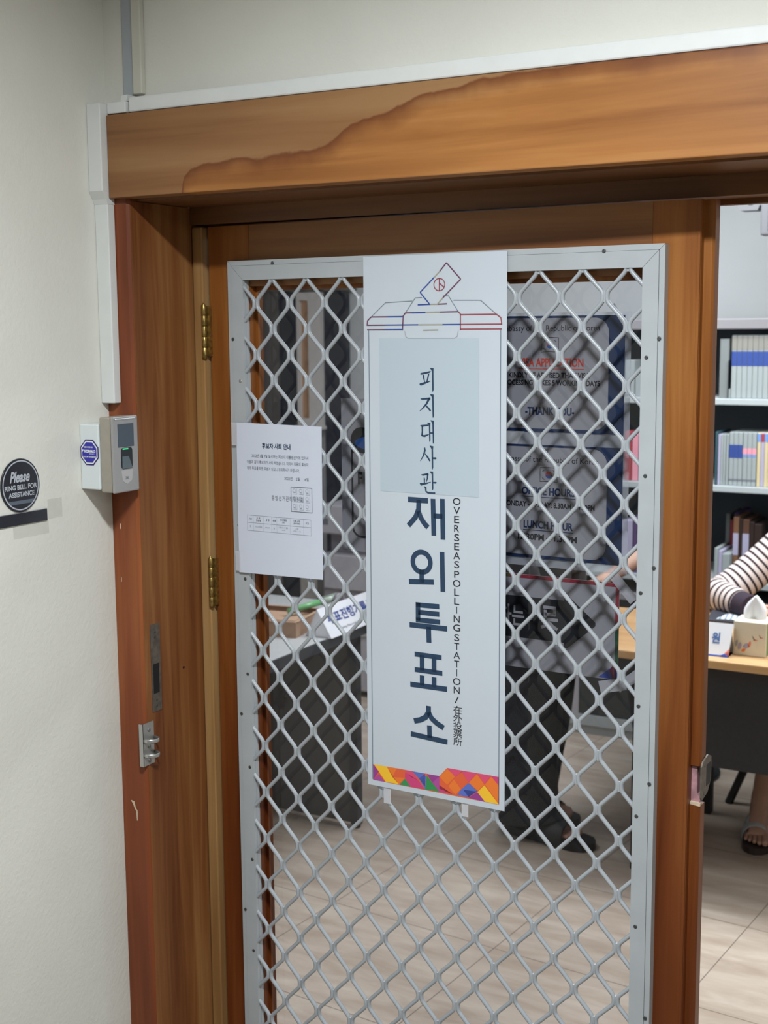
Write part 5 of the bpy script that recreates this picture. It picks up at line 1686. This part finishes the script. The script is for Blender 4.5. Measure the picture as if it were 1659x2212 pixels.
tr_ = [([(-.085, 1.955, 1.0), (-.085, 1.95, .86), (-.085, 1.935, .62), (-.082, 1.93, .42), (-.092, 1.925, .25), (-.090, 1.92, .12), (-.083, 1.92, .062)],
        [(.135, .11), (.125, .105), (.112, .098), (.106, .092), (.104, .086), (.112, .088), (.128, .090)]),
       ([(-.085, 2.085, 1.0), (-.085, 2.09, .86), (-.095, 2.105, .62), (-.11, 2.115, .42), (-.135, 2.125, .25), (-.165, 2.13, .10), (-.168, 2.13, .062)],
        [(.135, .11), (.125, .105), (.108, .098), (.100, .092), (.092, .084), (.098, .085), (.100, .087)])]
loft('trousers', [(p, [(b_, a) for a, b_ in r]) for p, r in tr_], MT['trouser'], ps)
loft('shirt', [([(-.085, 2.02, .93), (-.08, 2.02, 1.08), (-.07, 2.02, 1.24), (-.072, 2.02, 1.34), (-.07, 2.02, 1.40), (-.068, 2.02, 1.43)], [(.165, .135), (.155, .125), (.172, .128), (.155, .102), (.085, .072), (.060, .058)]),
               ([(-.07, 1.93, 1.345), (-.075, 1.845, 1.28), (-.088, 1.803, 1.06), (-.055, 1.812, .93), (-.037, 1.82, .845)], [.062, .060, .052, .046, .041]),
               ([(-.07, 2.11, 1.345), (-.075, 2.195, 1.28), (-.088, 2.237, 1.06), (-.055, 2.228, .93), (-.037, 2.22, .845)], [.062, .060, .052, .046, .041])], MT['dark_cloth'], ps)
def sandal(parent, ankle, d, side, m, strapm, s=1.0, thick=.028, straps=2, name='sandal', sw_=.021):
    d = Vector(d).normalized(); sd_ = Vector((-d.y, d.x, 0)) * side
    A = Vector((ankle[0], ankle[1], 0))
    out = []
    for (a, w_) in ((-.078, .0), (-.072, .022), (-.045, .034), (.0, .036), (.06, .040), (.12, .049), (.165, .050), (.195, .040), (.212, .020), (.217, 0)):
        out.append((a * s, w_ * s))
    poly = [(a, w_) for a, w_ in out] + [(a, -w_ * .9) for a, w_ in reversed(out[1:-1])]
    pts = [A + d * a + sd_ * w_ for a, w_ in poly]
    mb = MB().prism([(p.x, p.y) for p in pts], 0.0, thick, axis='Z')
    so = obj(name, mb, m, parent)
    for (a, wd, h) in ((.10, .050, .062), (.045, .046, .080))[:straps]:
        path = []
        for i in range(11):
            t = PI * i / 10
            path.append(tuple(A + d * a * s + sd_ * (wd * s * math.cos(t)) + Vector((0, 0, thick * .6 + (h - thick * .3) * s * math.sin(t) ** .8))))
        obj('strap', MB().tube(path, [(sw_ * s, .003)] * 11, 10, ref=tuple(d * .6 - Vector((0, 0, .8)))), strapm, so)
    return so
sandal(ps, (-.085, 1.92, 0), (1, -.12, 0), 1, MT['sandal'], MT['sandal'], 1.16, sw_=.034)
sandal(ps, (-.17, 2.13, 0), (1, -.25, 0), -1, MT['sandal'], MT['sandal'], 1.0, sw_=.032)

# --- seated person in the striped top
pp = empty('person', (0, 0, 0))
tag(pp, 'seated person in a striped knit top leaning on the beech desk', 'person')
CX, CY = 0.80, 2.72
def sit(cx, cy): return {'pelvis': ((cx, cy, .52), (.15, .11)), 'waist': ((cx, cy - .02, .70), (.125, .095)), 'chest': ((cx, cy - .06, .90), (.14, .10)),
     'collar': ((cx, cy - .08, 1.04), (.10, .06)), 'neck': ((cx, cy - .10, 1.11), .048), 'jaw': ((cx, cy - .145, 1.17), .068), 'skull': ((cx, cy - .12, 1.235), (.095, .105)), 'crown': ((cx, cy - .115, 1.29), .075)}
BASE_E = [('pelvis', 'waist'), ('waist', 'chest'), ('chest', 'collar'), ('collar', 'neck'), ('neck', 'jaw'), ('jaw', 'skull'), ('skull', 'crown')]
J = sit(CX, CY)
J.update({'shl': ((CX - .165, CY - .07, 1.03), .052), 'ell': ((.425, 2.50, .800), .042), 'wrl': ((.545, 2.36, .790), .028),
          'shr': ((CX + .165, CY - .07, 1.03), .052), 'elr': ((1.12, 2.52, .800), .042), 'wrr': ((1.0, 2.36, .790), .028),
          'hipl': ((CX - .09, CY - .03, .52), .085), 'kneel': ((.665, 2.44, .51), .058), 'ankl': ((.612, 2.315, .088), .036),
          'hipr': ((CX + .09, CY - .03, .52), .085), 'kneer': ((.92, 2.40, .51), .058), 'ankr': ((.93, 2.34, .088), .036)})
E_ = BASE_E + [('collar', 'shl'), ('shl', 'ell'), ('ell', 'wrl'), ('collar', 'shr'), ('shr', 'elr'), ('elr', 'wrr'), ('pelvis', 'hipl'), ('hipl', 'kneel'), ('kneel', 'ankl'), ('pelvis', 'hipr'), ('hipr', 'kneer'), ('kneer', 'ankr')]
hand(J, E_, 'hl', 'wrl', (.75, -.55, -.15), (.5, .6, .3), (0, 0, 1)); hand(J, E_, 'hr', 'wrr', (-.8, -.3, -.15), (-.3, .8, 0), (0, 0, 1))
foot(J, E_, 'fl', 'ankl', (.18, -1, 0), (1, .1, 0), .022); foot(J, E_, 'fr', 'ankr', (.0, -1, 0), (-1, 0, 0), .022)
# forearms and face share the lighter skin; the feet stay in shade under the desk
skinned('body', J, E_, [MT['skin_light']], pp)
head(pp, (CX, CY - .125, 1.22), (0, -1, -.25), MT['skin_light'], .18)
loft('striped_top', [([(CX, CY, .55), (CX, CY - .02, .70), (CX, CY - .06, .90), (CX, CY - .08, 1.02), (CX, CY - .088, 1.075), (CX, CY - .095, 1.10)], [(.13, .18), (.125, .16), (.13, .18), (.105, .155), (.070, .085), (.056, .060)]),
                     ([(CX - .09, CY - .075, 1.035), (CX - .17, CY - .085, .995), (.53, 2.585, .895), (.455, 2.525, .825), (.418, 2.49, .800), (.420, 2.455, .797), (.475, 2.405, .795), (.515, 2.37, .793)],
                      [.064, .068, .067, .065, .062, .058, .052, .046]),
                     ([(CX + .09, CY - .075, 1.035), (CX + .17, CY - .085, .995), (1.05, 2.585, .895), (1.115, 2.525, .825), (1.14, 2.49, .800), (1.13, 2.455, .797), (1.07, 2.405, .795), (1.03, 2.37, .793)],
                      [.064, .068, .067, .065, .062, .058, .052, .046])], MT['knit'], pp, 24)
loft('cuff', [([(.505, 2.378, .792), (.535, 2.356, .790), (.556, 2.340, .788)], [.047, .044, .042])], MT['cuff'], pp)
loft('cuff', [([(1.04, 2.378, .792), (1.012, 2.356, .790), (.992, 2.340, .788)], [.047, .044, .042])], MT['cuff'], pp)
loft('trousers', [([(CX - .07, CY, .56), (CX - .10, CY - .08, .54), (.68, 2.50, .535), (.662, 2.425, .50), (.645, 2.385, .40)], [.125, .115, .09, .082, .075]),
                  ([(CX + .07, CY, .56), (CX + .10, CY - .08, .54), (.90, 2.50, .535), (.92, 2.425, .50), (.92, 2.385, .40)], [.125, .115, .09, .082, .075])], MT['dark_cloth'], pp)
for ank, d, sd2 in (((.612, 2.315, 0), (.18, -1, 0), 1), ((.93, 2.34, 0), (0, -1, 0), -1)):
    sandal(pp, ank, d, sd2, MT['sandal_brown'], MT['strap_pale'], 1.0, .022, sw_=.023)
# chair under the striped person
ch = empty('office_chair', (CX, CY, 0))
tag(ch, 'dark chair under the person in the striped top', 'chair')
obj('seat', MB().bbox(-.24, .24, -.22, .24, .39, .44, .015), MT['charcoal'], ch)
obj('backrest', MB().bbox(-.22, .22, .215, .25, .55, .95, .012), MT['charcoal'], ch)
for (x0, y0, x1, y1) in ((-.20, -.16, -.352, -.165), (.20, -.16, .30, -.2), (-.2, .18, -.3, .25), (.2, .18, .3, .25)):
    obj('leg', MB().tube([(x0, y0, .39), (x1, y1, 0.0)], .015, 12), MT['desk_leg'], ch)
for x in (-.18, .18): obj('back_post', MB().tube([(x, .23, .42), (x, .235, .58)], .012, 10), MT['desk_leg'], ch)

# --- second seated person, almost wholly behind the right door stile
p3 = empty('person', (0, 0, 0))
tag(p3, 'person in dark clothes behind the door stile, only a bare elbow showing', 'person')
X3, Y3 = 0.178, 2.80
J = sit(X3, Y3)
J.update({'shl': ((X3 - .085, Y3 - .07, 1.01), .045), 'ell': ((.098, 2.63, .905), .040), 'wrl': ((.0, 2.47, .825), .027),
          'shr': ((X3 + .085, Y3 - .07, 1.01), .045), 'elr': ((X3 + .085, 2.60, .83), .036), 'wrr': ((X3 + .05, 2.46, .775), .026),
          'hipl': ((X3 - .06, Y3 - .03, .52), .08), 'kneel': ((X3 - .03, 2.42, .50), .055), 'ankl': ((.205, 2.42, .088), .035),
          'hipr': ((X3 + .06, Y3 - .03, .52), .08), 'kneer': ((X3 + .06, 2.42, .50), .055), 'ankr': ((.25, 2.46, .088), .035)})
E_ = BASE_E + [('collar', 'shl'), ('shl', 'ell'), ('ell', 'wrl'), ('collar', 'shr'), ('shr', 'elr'), ('elr', 'wrr'), ('pelvis', 'hipl'), ('hipl', 'kneel'), ('kneel', 'ankl'), ('pelvis', 'hipr'), ('hipr', 'kneer'), ('kneer', 'ankr')]
hand(J, E_, 'hl', 'wrl', (-.7, -.6, -.25), (.5, -.6, .1), (0, 0, 1), .9); hand(J, E_, 'hr', 'wrr', (-.2, -.9, -.1), (-.9, .2, .2), (0, 0, 1), .9)
foot(J, E_, 'fl', 'ankl', (.1, -1, 0), (1, 0, 0), .012, .85); foot(J, E_, 'fr', 'ankr', (.1, -1, 0), (-1, 0, 0), .012, .85)
skinned('body', J, E_, [MT['skin_light']], p3)
head(p3, (X3, Y3 - .125, 1.22), (0, -1, -.2), MT['skin_light'], .12)
loft('dark_top', [([(X3, Y3, .50), (X3, Y3 - .02, .70), (X3, Y3 - .06, .90), (X3, Y3 - .08, 1.01), (X3, Y3 - .085, 1.06)], [(.11, .115), (.105, .11), (.11, .118), (.09, .10), (.058, .062)]),
                  ([(X3 - .05, Y3 - .07, 1.02), (X3 - .085, Y3 - .09, .99), (X3 - .095, Y3 - .12, .955)], [.058, .052, .048]), ([(X3 + .06, Y3 - .07, 1.02), (X3 + .085, Y3 - .09, .98), (X3 + .085, Y3 - .12, .92)], [.058, .052, .048])], MT['dark_cloth'], p3)
loft('trousers', [([(X3 - .05, Y3, .55), (X3 - .05, Y3 - .1, .54), (X3 - .03, 2.50, .52), (X3 - .015, 2.42, .48), (.205, 2.42, .11)], [.11, .10, .078, .072, .055]),
                  ([(X3 + .05, Y3, .55), (X3 + .06, Y3 - .1, .54), (X3 + .06, 2.50, .52), (X3 + .06, 2.42, .48), (.25, 2.45, .11)], [.11, .10, .078, .072, .055])], MT['dark_cloth'], p3)
c3 = empty('stool', (X3, Y3, 0))
tag(c3, 'dark stool hidden behind the door stile under the second seated person', 'stool')
obj('seat', MB().lathe([(.12, .385), (.15, .39), (.15, .43), (.13, .44)], (0, 0, 0), 28), MT['charcoal'], c3)
obj('stem', MB().lathe([(.02, .03), (.02, .385)], (0, 0, 0), 14), MT['desk_leg'], c3)
obj('base', MB().lathe([(.17, 0), (.17, .015), (.03, .035)], (0, 0, 0), 28), MT['desk_leg'], c3)
